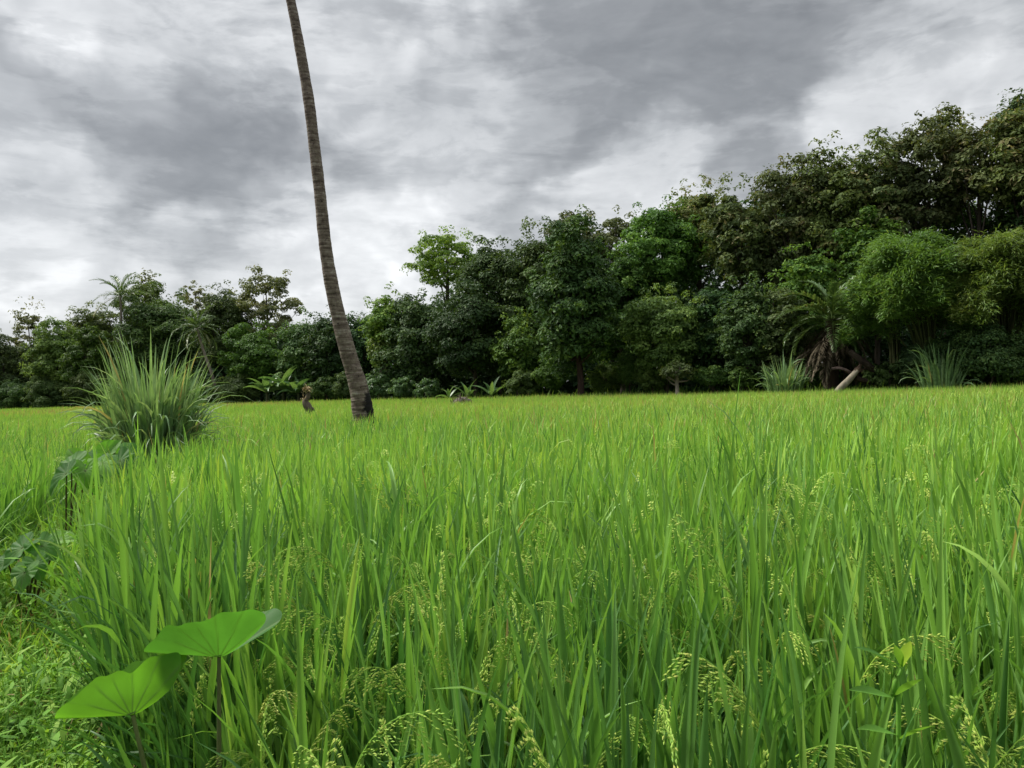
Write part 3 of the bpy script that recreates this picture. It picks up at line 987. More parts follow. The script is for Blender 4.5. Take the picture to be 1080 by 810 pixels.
# ------------------------------------------------------------------ leaning palm trunk
def palm_trunk_mat():
    m, nt, out = new_mat('palm_bark')
    L = nt.links.new
    tc = nt.nodes.new('ShaderNodeTexCoord')
    n1 = nt.nodes.new('ShaderNodeTexNoise')
    n1.inputs['Scale'].default_value = 9
    n1.inputs['Detail'].default_value = 7
    n1.inputs['Roughness'].default_value = 0.7
    L(tc.outputs['Object'], n1.inputs['Vector'])
    mp = nt.nodes.new('ShaderNodeMapping')
    mp.inputs['Scale'].default_value = (3, 3, 26)
    L(tc.outputs['Object'], mp.inputs['Vector'])
    n2 = nt.nodes.new('ShaderNodeTexNoise')
    n2.inputs['Scale'].default_value = 1.0
    n2.inputs['Detail'].default_value = 4
    L(mp.outputs[0], n2.inputs['Vector'])
    ad = nt.nodes.new('ShaderNodeMath')
    ad.operation = 'ADD'
    L(n1.outputs['Fac'], ad.inputs[0])
    L(n2.outputs['Fac'], ad.inputs[1])
    hf = nt.nodes.new('ShaderNodeMath')
    hf.operation = 'MULTIPLY'
    hf.inputs[1].default_value = 0.5
    L(ad.outputs[0], hf.inputs[0])
    rp = ramp(nt, [(0.34, (0.035, 0.026, 0.020)), (0.48, (0.105, 0.082, 0.065)), (0.57, (0.17, 0.142, 0.115)), (0.68, (0.30, 0.28, 0.24))])
    L(hf.outputs[0], rp.inputs[0])
    # small dark scars and pale lichen
    vo = nt.nodes.new('ShaderNodeTexNoise')
    vo.inputs['Scale'].default_value = 22
    L(tc.outputs['Object'], vo.inputs['Vector'])
    r2 = ramp(nt, [(0.66, (0, 0, 0)), (0.72, (1, 1, 1))])
    L(vo.outputs['Fac'], r2.inputs[0])
    mx = nt.nodes.new('ShaderNodeMix')
    mx.data_type = 'RGBA'
    L(r2.outputs[0], mx.inputs['Factor'])
    L(rp.outputs[0], mx.inputs['A'])
    mx.inputs['B'].default_value = (0.02, 0.016, 0.013, 1)
    # burnt patch at the foot
    ds = nt.nodes.new('ShaderNodeVectorMath')
    ds.operation = 'DISTANCE'
    sc = nt.nodes.new('ShaderNodeVectorMath')
    sc.operation = 'MULTIPLY'
    sc.inputs[1].default_value = (1, 0.7, 0.55)
    L(tc.outputs['Object'], sc.inputs[0])
    L(sc.outputs[0], ds.inputs[0])
    ds.inputs[1].default_value = (0.24, -0.08, 1.26 * 0.55)
    dn = nt.nodes.new('ShaderNodeMath')
    dn.operation = 'MULTIPLY_ADD'
    L(n1.outputs['Fac'], dn.inputs[0])
    dn.inputs[1].default_value = 0.22
    L(ds.outputs['Value'], dn.inputs[2])
    r3 = ramp(nt, [(0.30, (1, 1, 1)), (0.36, (0, 0, 0))])
    L(dn.outputs[0], r3.inputs[0])
    mx2 = nt.nodes.new('ShaderNodeMix')
    mx2.data_type = 'RGBA'
    L(r3.outputs[0], mx2.inputs['Factor'])
    L(mx.outputs['Result'], mx2.inputs['A'])
    mx2.inputs['B'].default_value = (0.008, 0.007, 0.007, 1)
    b = nt.nodes.new('ShaderNodeBsdfPrincipled')
    b.inputs['Roughness'].default_value = 0.9
    b.inputs['Specular IOR Level'].default_value = 0.2
    L(mx2.outputs['Result'], b.inputs['Base Color'])
    bp = nt.nodes.new('ShaderNodeBump')
    bp.inputs['Strength'].default_value = 0.6
    bp.inputs['Distance'].default_value = 0.02
    L(hf.outputs[0], bp.inputs['Height'])
    L(bp.outputs[0], b.inputs['Normal'])
    L(b.outputs[0], out.inputs[0])
    return m


def leaning_palm():
    q = np.random.default_rng(3)
    Y = 16.0
    px = [(386, 470, 25), (383, 438, 22.5), (378, 408, 19), (366, 368, 16.5), (352.5, 314, 14.5), (343.5, 262, 13), (337, 200, 12), (331, 150, 11.6), (325.5, 105, 11.2), (317, 55, 10.5), (306.5, 0, 9.6), (292, -60, 9.2), (270, -130, 8.8)]
    P = np.array([unp(a, b, Y) for a, b, _ in px])
    Rr = np.array([w for _, _, w in px]) * Y / F_PX / 2
    P = np.concatenate([[PALM_BASE - [0, 0, 0.1]], P])
    Rr = np.concatenate([[0.30], Rr])
    n = 620
    S = spline(np.concatenate([P, Rr[:, None]], 1), n)
    pts, rad = S[:, :3] - PALM_BASE, S[:, 3]
    # uneven leaf-scar rings
    z = pts[:, 2]
    steps = np.cumsum(q.uniform(0.035, 0.11, 400))
    ph = np.interp(z, np.concatenate([[-1, 0], steps]), np.arange(402))
    rad = rad * (1 + 0.035 * (ph % 1.0) + 0.018 * np.sin(z * 5.3) + 0.012 * np.sin(z * 11.7) + q.normal(0, 0.007, n))
    g = Geo()
    tube(g, pts, rad, sides=28, wob=0.006, seed=4)
    o = g.obj('palm_trunk', [palm_trunk_mat()], smooth=True, loc=PALM_BASE)
    tag(o, 'tall bare leaning palm trunk with ringed grey brown bark and a burnt foot', 'palm tree')


leaning_palm()

# ------------------------------------------------------------------ taro
def lf(px, py, Y, tip, up, L, fa, fb, tint, **k):
    return dict(P=unp(px, py, Y), tip=tip, up=up, L=L, fa=R(fa), fb=R(fb), tint=tint, **k)


# the near plant with two leaves
taro_plant((-0.67, 1.62, 0.12), [
    lf(231, 693, 1.60, (-0.97, 0.03, 0.12), (0.08, 0.0, 1), 0.152, 70, 34, 0.2, droop=0.02, w=1.15, curl=0.1, rise=0.45, pt=0.7, pr=0.85, label='larger folded leaf with its pale inner side showing'),
    lf(140, 754, 1.58, (-0.99, -0.10, 0.02), (0.05, 0.14, 1), 0.146, 84, 84, 0.66, droop=-0.02, w=1.05, curl=0.05, rise=0.45, pt=0.75, pr=0.9, label='bright lit leaf seen from its ribbed underside'),
], 'young taro with two big cupped heart leaves rising from the bund at the rice edge')

# the dark clump further along the bund
G2 = 'taro plants along the bund'
taro_plant(unz(96, 5.9, 0.16), [
    lf(108, 488, 5.7, (0.75, -0.6, -0.55), (0.5, -0.5, 0.8), 0.136, -14, -10, 1.00, droop=0.35, label='pale drooping leaf'),
    lf(98, 488, 5.9, (-0.4, -0.6, -0.75), (-0.1, -0.7, 0.7), 0.160, 12, 12, 0.35, droop=0.3),
    lf(112, 478, 6.1, (0.3, 0.2, 0.35), (0, -0.8, 0.5), 0.144, 28, 28, 0.60),
    lf(102, 503, 5.7, (0.1, -0.5, -0.9), (0, -1, 0.40), 0.128, 14, 14, 0.40, droop=0.2),
], 'taro with one pale drooping leaf in front of the big grass clump', G2)
taro_plant(unz(70, 5.8, 0.16), [
    lf(76, 490, 5.6, (-0.9, -0.35, -0.45), (-0.2, -0.5, 1), 0.176, 20, 16, 0.50, droop=0.35),
    lf(70, 500, 5.4, (-0.75, -0.5, -0.65), (-0.3, -0.6, 0.7), 0.160, 24, 16, 0.20, droop=0.4),
    lf(84, 486, 5.8, (-0.5, 0.1, 0.45), (0, -0.9, 0.3), 0.136, 26, 20, 0.80),
    lf(90, 496, 5.5, (0.2, -0.6, -0.8), (0.2, -0.7, 0.5), 0.136, 14, 14, 0.70, droop=0.3),
], 'taro with dark hanging leaves reaching out over the second paddy', G2)
taro_plant(unz(132, 6.1, 0.16), [
    lf(126, 486, 6.0, (0.7, -0.5, -0.6), (0.2, -0.6, 0.9), 0.168, 20, 14, 0.25, droop=0.35),
    lf(134, 480, 6.2, (0.9, -0.2, -0.25), (0, -0.6, 0.8), 0.168, 22, 16, 0.40, droop=0.3),
    lf(120, 476, 6.3, (-0.4, 0.0, 0.35), (0, -0.9, 0.4), 0.136, 28, 24, 0.70),
    lf(138, 494, 6.0, (0.5, -0.6, -0.8), (0.3, -0.7, 0.6), 0.144, 18, 14, 0.30, droop=0.3),
], 'taro with glossy dark leaves leaning over the main rice field', G2)
taro_plant(unz(30, 4.5, 0.16), [
    lf(24, 578, 4.2, (-0.5, -0.5, -0.5), (-0.2, -0.6, 1), 0.136, 18, 12, 0.30, droop=0.3),
    lf(44, 576, 4.2, (0.8, -0.4, -0.45), (0.1, -0.7, 0.9), 0.112, 18, 12, 0.45, droop=0.3),
    lf(62, 570, 4.4, (0.9, 0.1, 0.1), (0, -0.5, 1), 0.104, 24, 14, 1.0, label='small lime green leaf'),
    lf(26, 604, 4.0, (0.1, -0.7, -0.7), (0, -0.9, 0.6), 0.104, 8, 8, 0.50, droop=0.2),
    lf(8, 592, 4.2, (-0.7, -0.5, -0.5), (-0.3, -0.6, 0.9), 0.128, 12, 12, 0.25, droop=0.3),
    lf(38, 594, 4.1, (0.5, -0.5, -0.7), (0.2, -0.8, 0.7), 0.096, 10, 10, 0.40, droop=0.3),
], 'low taro with small round dark leaves on the weedy bund nearest the camera', G2)

# a leafy weed standing in the rice
def weed_plant():
    base = unz(940, 1.04, 0.0)
    t = thing('weed_plant', base, 'thin broad leaved weed with lance leaves standing in the tall rice', 'weed')
    P = lambda px, py, Y=1.04: unp(px, py, Y) - base
    g = Geo()
    tube(g, spline([[0, 0, 0], P(948, 790), P(942, 735), P(952, 703)], 14), np.linspace(0.004, 0.0022, 14), sides=6, tint=0.4)
    g.obj('stem', [MAT['weed']], t, smooth=True)
    for (a, b, w, ti, tw) in (((950, 704), (902, 682), 0.016, 0.1, 0.5), ((951, 703), (960, 676), 0.016, 0.85, 0.1), ((943, 736), (896, 727), 0.017, 0.25, 0.7),
                              ((944, 734), (972, 716), 0.014, 0.4, 0.4), ((946, 775), (905, 768), 0.015, 0.3, 0.6), ((947, 780), (985, 765), 0.015, 0.4, 0.2), ((951, 703), (944, 680), 0.012, 0.6, 0.2)):
        A, B = P(*a), P(*b, 0.99)
        d = B - A
        L = np.linalg.norm(d)
        th = math.acos(np.clip(d[2] / L, -1, 1))
        g = Geo()
        blades(g, [A], [math.atan2(d[1], d[0])], [L * 1.03], [w], [th - 0.12], [0.35], nseg=8, cross=3, twist=[tw], tint=[ti], fold=0.2, wbase=0.25, belly=0.4)
        g.obj('leaf', [MAT['weed']], t, smooth=True)


weed_plant()

# ------------------------------------------------------------------ tall grass clumps
grass_clump(162, 10.0, 0.15, 0.37, 1.88, 640, 0.042, 'big clump of tall arching grass on the bund before the leaning palm trunk', 1)
grass_clump(828, 42.3, 0.0, 0.75, 2.7, 150, 0.12, 'pale tall grass tuft at the field edge beside the oil palm', 2)
grass_clump(993, 37.6, 0.0, 0.80, 2.75, 170, 0.11, 'pale tall grass tuft at the field edge below the bamboo', 3)


# ------------------------------------------------------------------ stump, brush heap, broken trunk
def stump():
    q = np.random.default_rng(11)
    b = STUMP_BASE
    t = thing('tree_stump', b, 'thin gnarled stump topped with pale dry leaves standing in the rice near the palm', 'stump')
    P = lambda px, py: unp(px, py, 25.0) - b
    g = Geo()
    pts = spline([[0, 0, -0.1], P(326, 440), P(325, 431), P(322.5, 424), P(325, 418), P(324, 411)], 26)
    rad = np.interp(np.linspace(0, 1, 26), [0, 0.45, 0.6, 0.7, 0.85, 1], [0.14, 0.13, 0.10, 0.065, 0.075, 0.045])
    tube(g, pts, rad, sides=12, wob=0.10, seed=3)
    tube(g, spline([pts[12], P(330, 431), P(332, 434)], 6), np.linspace(0.06, 0.02, 6), sides=6)
    g.obj('trunk', [bark_mat('stump_wood', (0.03, 0.025, 0.02), (0.12, 0.10, 0.075), (0.24, 0.21, 0.16), scale=8)], t, smooth=True)
    g = Geo()
    n = 80
    blades(g, P(324, 412) + q.normal(0, 0.05, (n, 3)), q.uniform(0, 6.28, n), q.uniform(0.08, 0.24, n), 0.05, q.uniform(0.2, 1.4, n), q.uniform(0.5, 1.8, n), nseg=4, tint=q.uniform(0.5, 1, n))
    n = 18
    blades(g, P(321, 421) + q.normal(0, 0.06, (n, 3)), q.uniform(0, 6.28, n), q.uniform(0.06, 0.18, n), 0.04, q.uniform(0.6, 1.6, n), q.uniform(0.5, 1.5, n), nseg=4, tint=q.uniform(0.4, 1, n))
    g.obj('dry_foliage', [MAT['straw']], t)


def brush_heap():
    q = np.random.default_rng(12)
    b = MOUND_BASE
    t = thing('brush_heap', b, 'low grey brown heap of brush and earth alone in the far rice', 'brush heap')
    g = Geo()
    na, nr = 28, 10
    V, Q = [], []
    for i in range(nr + 1):
        f = i / nr
        for j in range(na):
            a = 2 * math.pi * j / na
            r = (0.62 + 0.10 * math.sin(3 * a + 1) + 0.06 * math.sin(7 * a)) * math.cos(f * math.pi / 2) ** 0.7
            V.append((r * math.cos(a), r * math.sin(a), 1.12 * math.sin(f * math.pi / 2) ** 0.8 + q.normal(0, 0.025)))
    for i in range(nr):
        for j in range(na):
            Q.append((i * na + j, i * na + (j + 1) % na, (i + 1) * na + (j + 1) % na, (i + 1) * na + j))
    g.add(V, Q)
    g.obj('earth_mound', [bark_mat('dry_earth', (0.05, 0.045, 0.035), (0.14, 0.125, 0.10), scale=6)], t, smooth=True)
    g = Geo()
    n = 420
    a = q.uniform(0, 6.28, n)
    r = 0.7 * np.sqrt(q.uniform(0, 1, n))
    blades(g, np.stack([r * np.cos(a), r * np.sin(a), 1.08 * np.sqrt(np.maximum(0.1, 1 - (r / 0.72) ** 2))], 1), a + q.normal(0, 0.7, n), q.uniform(0.12, 0.45, n), 0.03, q.uniform(0.5, 1.5, n), q.uniform(0, 0.9, n), nseg=3, tint=q.uniform(0, 0.75, n))
    g.obj('dry_brush', [MAT['thatch']], t)


def broken_trunk():
    Y = 40.0
    b = unz(886, Y, 0.0)
    t = thing('broken_trunk', b, 'snapped pale tree trunk leaning with rust red splintered end beside the oil palm', 'broken tree')
    P = lambda px, py, dy=0.0: unp(px, py, Y + dy) - b
    g = Geo()
    tube(g, spline([P(878, 424), P(885, 411), P(896, 399.5), P(904, 391)], 14), np.linspace(0.18, 0.14, 14), sides=14, wob=0.06, seed=8)
    g.obj('trunk', [bark_mat('bleached_wood', (0.12, 0.105, 0.075), (0.27, 0.24, 0.185), (0.38, 0.345, 0.27), scale=5)], t, smooth=True)
    g = Geo()
    q = np.random.default_rng(4)
    rust = bark_mat('rust_red_wood', (0.028, 0.020, 0.014), (0.085, 0.055, 0.038), scale=7)
    tube(g, spline([P(902, 393.5), P(905.5, 388.5), P(907, 384.5)], 6), [0.14, 0.16, 0.15, 0.11, 0.07, 0.04], sides=9, wob=0.1, seed=2)
    for k in range(9):
        e = P(905 + q.uniform(-3, 5), 387 + q.uniform(-6, 5)) + q.normal(0, 0.08, 3)
        tube(g, [P(904, 391), (P(904, 391) + e) / 2 + q.normal(0, 0.03, 3), e], [0.06, 0.045, 0.015], sides=5)
    o = g.obj('splintered_end', [rust], t)
    dk = bark_mat('charred_branch', (0.012, 0.009, 0.008), (0.05, 0.036, 0.03), (0.16, 0.14, 0.12), scale=4)
    g = Geo()
    tube(g, spline([P(896, 370, 0.4), P(903, 376, 0.3), P(911, 382, 0.3), P(922, 391, 0.5)], 14), np.linspace(0.13, 0.17, 14), sides=9, wob=0.08, seed=5)
    g.obj('branch', [dk], t)
    g = Geo()
    tube(g, spline([P(877, 389, 0.6), P(886, 388.5, 0.4), P(895, 392, 0.2), P(901, 398, 0.1)], 14), np.linspace(0.06, 0.12, 14), sides=9, wob=0.08, seed=6)
    g.obj('branch', [dk], t)
    g = Geo()
    tube(g, spline([P(901, 398, 0.2), P(910, 401, 0.4), P(921, 404, 0.6)], 10), np.linspace(0.17, 0.10, 10), sides=9, wob=0.08, seed=7)
    g.obj('branch', [dk], t)


stump()
brush_heap()
broken_trunk()


# ------------------------------------------------------------------ bamboo
def bamboo(px, Y, ytop, half, label, seed, mat, nc=30, az0=0.0, base_dx=0, leaf=0.32, per=1500):
    q = np.random.default_rng(700 + seed)
    base = unz(px + base_dx, Y, 0.0)
    H = unp(px, ytop, Y)[2]
    Rr = half * Y / F_PX
    t = thing('bamboo_clump', base, label, 'bamboo', 'bamboo at the field edge')
    dx = -base_dx * Y / F_PX
    fol = Geo()
    for k in range(nc):
        az = az0 + k * 2.39996 + q.normal(0, 0.15)
        f = math.sqrt((k + 0.5) / nc)
        reach = Rr * (0.15 + 0.85 * f) * q.uniform(0.85, 1.08)
        hh = H * (0.97 - 0.55 * f**2 * q.uniform(0.30, 0.85)) * q.uniform(0.9, 1.0)
        drop = reach * q.uniform(0.25, 0.6) * f + 0.2
        e = np.array([math.cos(az) * reach + dx, math.sin(az) * reach * 0.8, hh - drop])
        a = np.array([math.cos(az) * 0.35 + 0.1 * dx, math.sin(az) * 0.35, 0])
        m1 = np.array([math.cos(az) * reach * 0.22 + 0.35 * dx, math.sin(az) * reach * 0.2, hh * 0.6])
        m2 = np.array([math.cos(az) * reach * 0.62 + 0.8 * dx, math.sin(az) * reach * 0.5, hh * 0.97])
        pts = spline([a, m1, m2, e], 26)
        g = Geo()
        tube(g, pts, np.linspace(0.055, 0.012, 26), sides=6)
        g.obj('culm', [MAT['culm']], t, smooth=True)
        # leafy sprays hang from the upper half
        n = int(per * q.uniform(0.8, 1.2))
        s = 0.45 + 0.55 * q.uniform(0, 1, n) ** 0.75
        P = np.stack([np.interp(s * 25, np.arange(26), pts[:, i]) for i in range(3)], 1)
        rad = (0.25 + 0.75 * np.sin(np.clip((s - 0.3) / 0.75, 0, 1) * np.pi)) * 0.85
        off = norm(q.normal(0, 1, (n, 3))) * (rad * q.uniform(0.15, 1, n) ** 0.6)[:, None]
        off *= np.where(q.uniform(0, 1, n) < 0.2, 1.7, 1.0)[:, None]
        off[:, 2] = off[:, 2] * 0.6 - 0.12
        pa = az + q.normal(0, 1.1, n)
        ti = np.clip(0.5 + q.normal(0, 0.14) + 0.12 * (off[:, 2] > 0) * 0 + q.normal(0, 0.16, n), 0, 1)
        blades(fol, P + off, pa, leaf * q.uniform(0.6, 1.4, n), leaf * 0.15, q.uniform(0.7, 1.9, n), q.uniform(0.3, 1.0, n), nseg=2, twist=q.normal(0, 0.5, n), tint=ti, wbase=0.4)
        # hanging feathery tips
        for _ in range(5):
            m = 60
            i0 = int(q.uniform(14, 25))
            a2 = az + q.normal(0, 0.6)
            l2 = q.uniform(0.7, 1.5)
            u = q.uniform(0, 1, m)
            P2 = pts[i0] + np.stack([np.cos(a2) * l2 * u * 0.8, np.sin(a2) * l2 * u * 0.8, 0.35 * l2 * u - 0.85 * l2 * u**2 + 0.25], 1) + q.normal(0, 0.09, (m, 3))
            blades(fol, P2, a2 + q.normal(0, 0.8, m), leaf * q.uniform(0.6, 1.4, m), leaf * 0.15, q.uniform(0.9, 2.2, m), q.uniform(0.3, 0.9, m), nseg=2, twist=q.normal(0, 0.5, m),
                   tint=np.clip(q.normal(0.6, 0.17, m), 0, 1), wbase=0.4)
    fol.obj('foliage', [mat], t)
    return t


# ------------------------------------------------------------------ oil palm
def oil_palm():
    q = np.random.default_rng(77)
    Y = 42.5
    top = unp(878, 338, Y)
    base = unz(876, Y, 0.0)
    t = thing('oil_palm', base, 'squat palm with upright green fronds over a shaggy skirt of dead fronds', 'palm tree')
    h = top - base
    g = Geo()
    tube(g, spline([[0, 0, -0.1], h * 0.5, h], 18), np.linspace(0.38, 0.34, 18) * (1 + 0.08 * (np.arange(18) % 2)), sides=10, wob=0.05, seed=1)
    g.obj('trunk', [MAT['trunk_dark']], t, smooth=True)
    for k in range(24):
        g = Geo()
        el = R(84) - R(95) * (k / 23) + q.normal(0, 0.08)
        frond(g, q, h, k * 2.39996 + q.normal(0, 0.2), q.uniform(2.7, 3.5), el, R(75) + q.normal(0, 0.15), 0.75, 0.55 + q.normal(0, 0.1), n=44, hang=0.6, w=0.095)
        g.obj('frond', [MAT['palm']], t)
    for k in range(40):
        g = Geo()
        frond(g, q, h + np.array([0, 0, -q.uniform(0.1, 1.5)]), k * 2.39996 + q.normal(0, 0.3), q.uniform(1.8, 3.0), R(-5) - R(38) * q.uniform(), R(55), 0.75, 0.4 + q.normal(0, 0.2), n=32, hang=0.9, w=0.075, stem_tint=0.5)
        o = g.obj('frond', [MAT['thatch']], t)
        o['label'] = 'dead hanging grey brown frond'


oil_palm()
bamboo(962, 39.5, 244, 66, 'green bamboo arching over the broken trunk', 1, MAT['bamboo'], nc=44, base_dx=22)
bamboo(1055, 38.5, 244, 84, 'yellowish bamboo spreading at the right end of the field edge', 2, MAT['bamboo2'], nc=46, base_dx=8)
bamboo(1035, 41.5, 252, 50, 'taller green bamboo behind the yellowish bamboo', 3, MAT['bamboo'], nc=22)
bamboo(946, 44.0, 247, 27, 'small rounded bamboo top above the arching green bamboo', 4, MAT['bamboo'], nc=16, per=600)

# ------------------------------------------------------------------ trees of the far edge, from one end of the field to the other
G_T = 'trees along the edge of the field'
E = edge
# px, top, bottom, half width, metres behind the field edge, kind, label, extra
TREES = [
    (-45, 335, 432, 40, 4, 'dark', 'dark tree beyond the end of the far tree line', {}),
    (4, 352, 432, 26, 3, 'dark', 'dull dark tree at the far end of the tree line', {}),
    (32, 312, 405, 20, 14, 'sparse', 'thin see-through tree rising above the far end of the tree line', dict(tint=0.6)),
    (60, 338, 430, 30, 3, 'mid', 'bright mid green tree near the far end of the tree line', dict(tint=0.55)),
    (95, 345, 430, 26, 2, 'mid', 'rounded green tree just behind the big grass clump', {}),
    (98, 318, 410, 28, 14, 'olive', 'yellowish olive tree behind the rounded green tree', {}),
    (152, 288, 365, 28, 18, 'olive', 'pale olive crown above the taller coconut palm', dict(cov=0.75)),
    (172, 303, 415, 40, 9, 'dark', 'wide dark tree between the two coconut palms', {}),
    (157, 283, 330, 9, 24, 'sparse', 'thin pale treetop poking out over the pale olive crown', {}),
    (207, 298, 345, 20, 20, 'sparse', 'thin grey green treetop over the leaning coconut palm', {}),
    (236, 303, 415, 34, 9, 'dark', 'dark tree just beyond the leaning coconut palm', {}),
    (268, 340, 425, 34, 2, 'mid', 'broad low green tree above the banana grove', dict(tint=0.35)),
    (282, 282, 372, 38, 12, 'sparse', 'tall airy tree with scattered pale leaves above the banana grove', dict(cov=1.35, tint=0.5)),
    (322, 330, 422, 30, 3, 'dark', 'dark round tree behind the stump', {}),
    (350, 326, 420, 30, 2, 'deep', 'very dark tree behind the palm trunk', {}),
    (378, 333, 422, 26, 4, 'deep', 'very dark low tree just past the palm trunk', {}),
    (408, 303, 400, 27, 2, 'dark', 'dark tree with a yellowish top above pale bare limbs', dict(tint=0.75)),
    (402, 352, 392, 16, 0, 'olive', 'small yellowish tree with pale forked limbs', dict(trunk='trunk_pale', trunk_w=0.2, cov=0.45, limbs=14)),
    (448, 305, 420, 42, 3, 'deep', 'deep green tree under the lime green tree', {}),
    (472, 243, 312, 44, 11, 'lime', 'lime green tree with airy flat layers standing above the dark trees', dict(cov=0.9, trunk_w=0.3)),
    (500, 295, 418, 46, 1, 'deep', 'deep dark tree hung with creepers behind the pair of banana plants', {}),
    (528, 248, 400, 44, 6, 'dark', 'tall dark tree beside the lime green tree', {}),
    (566, 232, 415, 46, 7, 'dark', 'tall dark tree between the lime tree and the lone field tree', {}),
    (548, 330, 415, 28, 1, 'dark', 'shaggy dark tree hung with vines next to the lone field tree', {}),
    (606, 224, 330, 40, 10, 'teak', 'brownish tall crown behind the lone field tree', dict(tint=0.35)),
    (650, 222, 300, 36, 12, 'sparse', 'tall tree with gaps of sky in its thin crown', dict(cov=1.7, tint=0.25)),
    (655, 262, 400, 38, 5, 'dark', 'dark tree beyond the lone field tree toward the rounded tree', {}),
    (698, 214, 330, 46, 8, 'mid', 'fresh green tall tree with layered boughs', dict(tint=0.4)),
    (738, 192, 300, 36, 12, 'teak', 'brown tinged treetop behind the fresh green tree', dict(tint=0.65)),
    (702, 305, 412, 50, 0, 'mid', 'rounded mid green tree behind the small umbrella shaped tree', dict(tint=0.5)),
    (756, 300, 414, 34, 3, 'deep', 'shadowy dark tree between two rounded mid green trees', {}),
    (790, 292, 408, 32, 1, 'mid', 'leafy mid green tree near the first pale grass tuft', dict(tint=0.45)),
    (818, 308, 412, 34, 1.5, 'mid', 'tall bushy green tree just before the oil palm', dict(tint=0.6)),
    (782, 190, 320, 42, 8, 'teak', 'olive brown tree next to the brown tinged treetop', dict(tint=0.45)),
    (832, 166, 330, 46, 9, 'teak', 'tall olive brown tree above the bushy green tree', dict(tint=0.5)),
    (880, 152, 330, 48, 9, 'teak', 'olive brown tree standing tall above the oil palm', dict(tint=0.5)),
    (850, 262, 400, 40, 4, 'dark', 'dark tree behind the oil palm', {}),
    (928, 148, 300, 44, 9, 'teak', 'olive brown tree over the small bamboo top', dict(tint=0.55)),
    (975, 128, 260, 40, 9, 'teak', 'olive tree above the arching green bamboo', dict(tint=0.45)),
    (998, 112, 180, 18, 12, 'teak', 'narrow feathery treetop standing out against the bright cloud', dict(cov=0.65, tint=0.5)),
    (1032, 124, 235, 42, 9, 'teak', 'brown tipped tree above the yellowish bamboo', dict(tint=0.65, cov=0.8)),
    (1085, 108, 250, 46, 8, 'teak', 'brown tipped tree at the last of the tall trees', dict(tint=0.6)),
    (1078, 92, 180, 26, 14, 'dark', 'dark green treetop highest over the brown tipped trees', dict(cov=0.8)),
    (1010, 190, 330, 40, 12, 'dark', 'dark tree with sky gaps behind the bamboo', dict(cov=0.7)),
    (1075, 205, 330, 40, 10, 'dark', 'dark tree behind the right end bamboo', {}),
    (925, 225, 380, 36, 6, 'dark', 'dark leafy tree behind the small bamboo top', {}),
    (1150, 120, 300, 55, 8, 'teak', 'olive brown tree past the last bamboo', {}),
    (1160, 260, 405, 45, 2, 'dark', 'dark tree past the last bamboo', {}),
]
for i, (px, yt, yb, hw, dd, kind, label, ex) in enumerate(TREES):
    nm = {'teak': 'teak_tree', 'sparse': 'thin_tree', 'lime': 'flat_topped_tree'}.get(kind, 'broadleaf_tree')
    tree(nm, px, yt, yb, hw, E(px) + dd, kind, label, 'tree', G_T, seed=i, **ex)

# trees that stand out in front
tree('field_tree', 608, 230, 424, 50, 50.5, 'deep', 'lone tall tree with a thick dark trunk rising from the rice', 'tree', None, seed=201, trunk_w=0.27, trunk='trunk_dark', tint=0.5, limbs=14, lean=-4)
tree('umbrella_tree', 714, 382, 403, 17, 46.0, 'olive', 'small umbrella shaped tree with a pale trunk at the rice edge', 'tree', None, seed=202, trunk_w=0.16, trunk='trunk_pale', cov=1.2, ll=0.2)

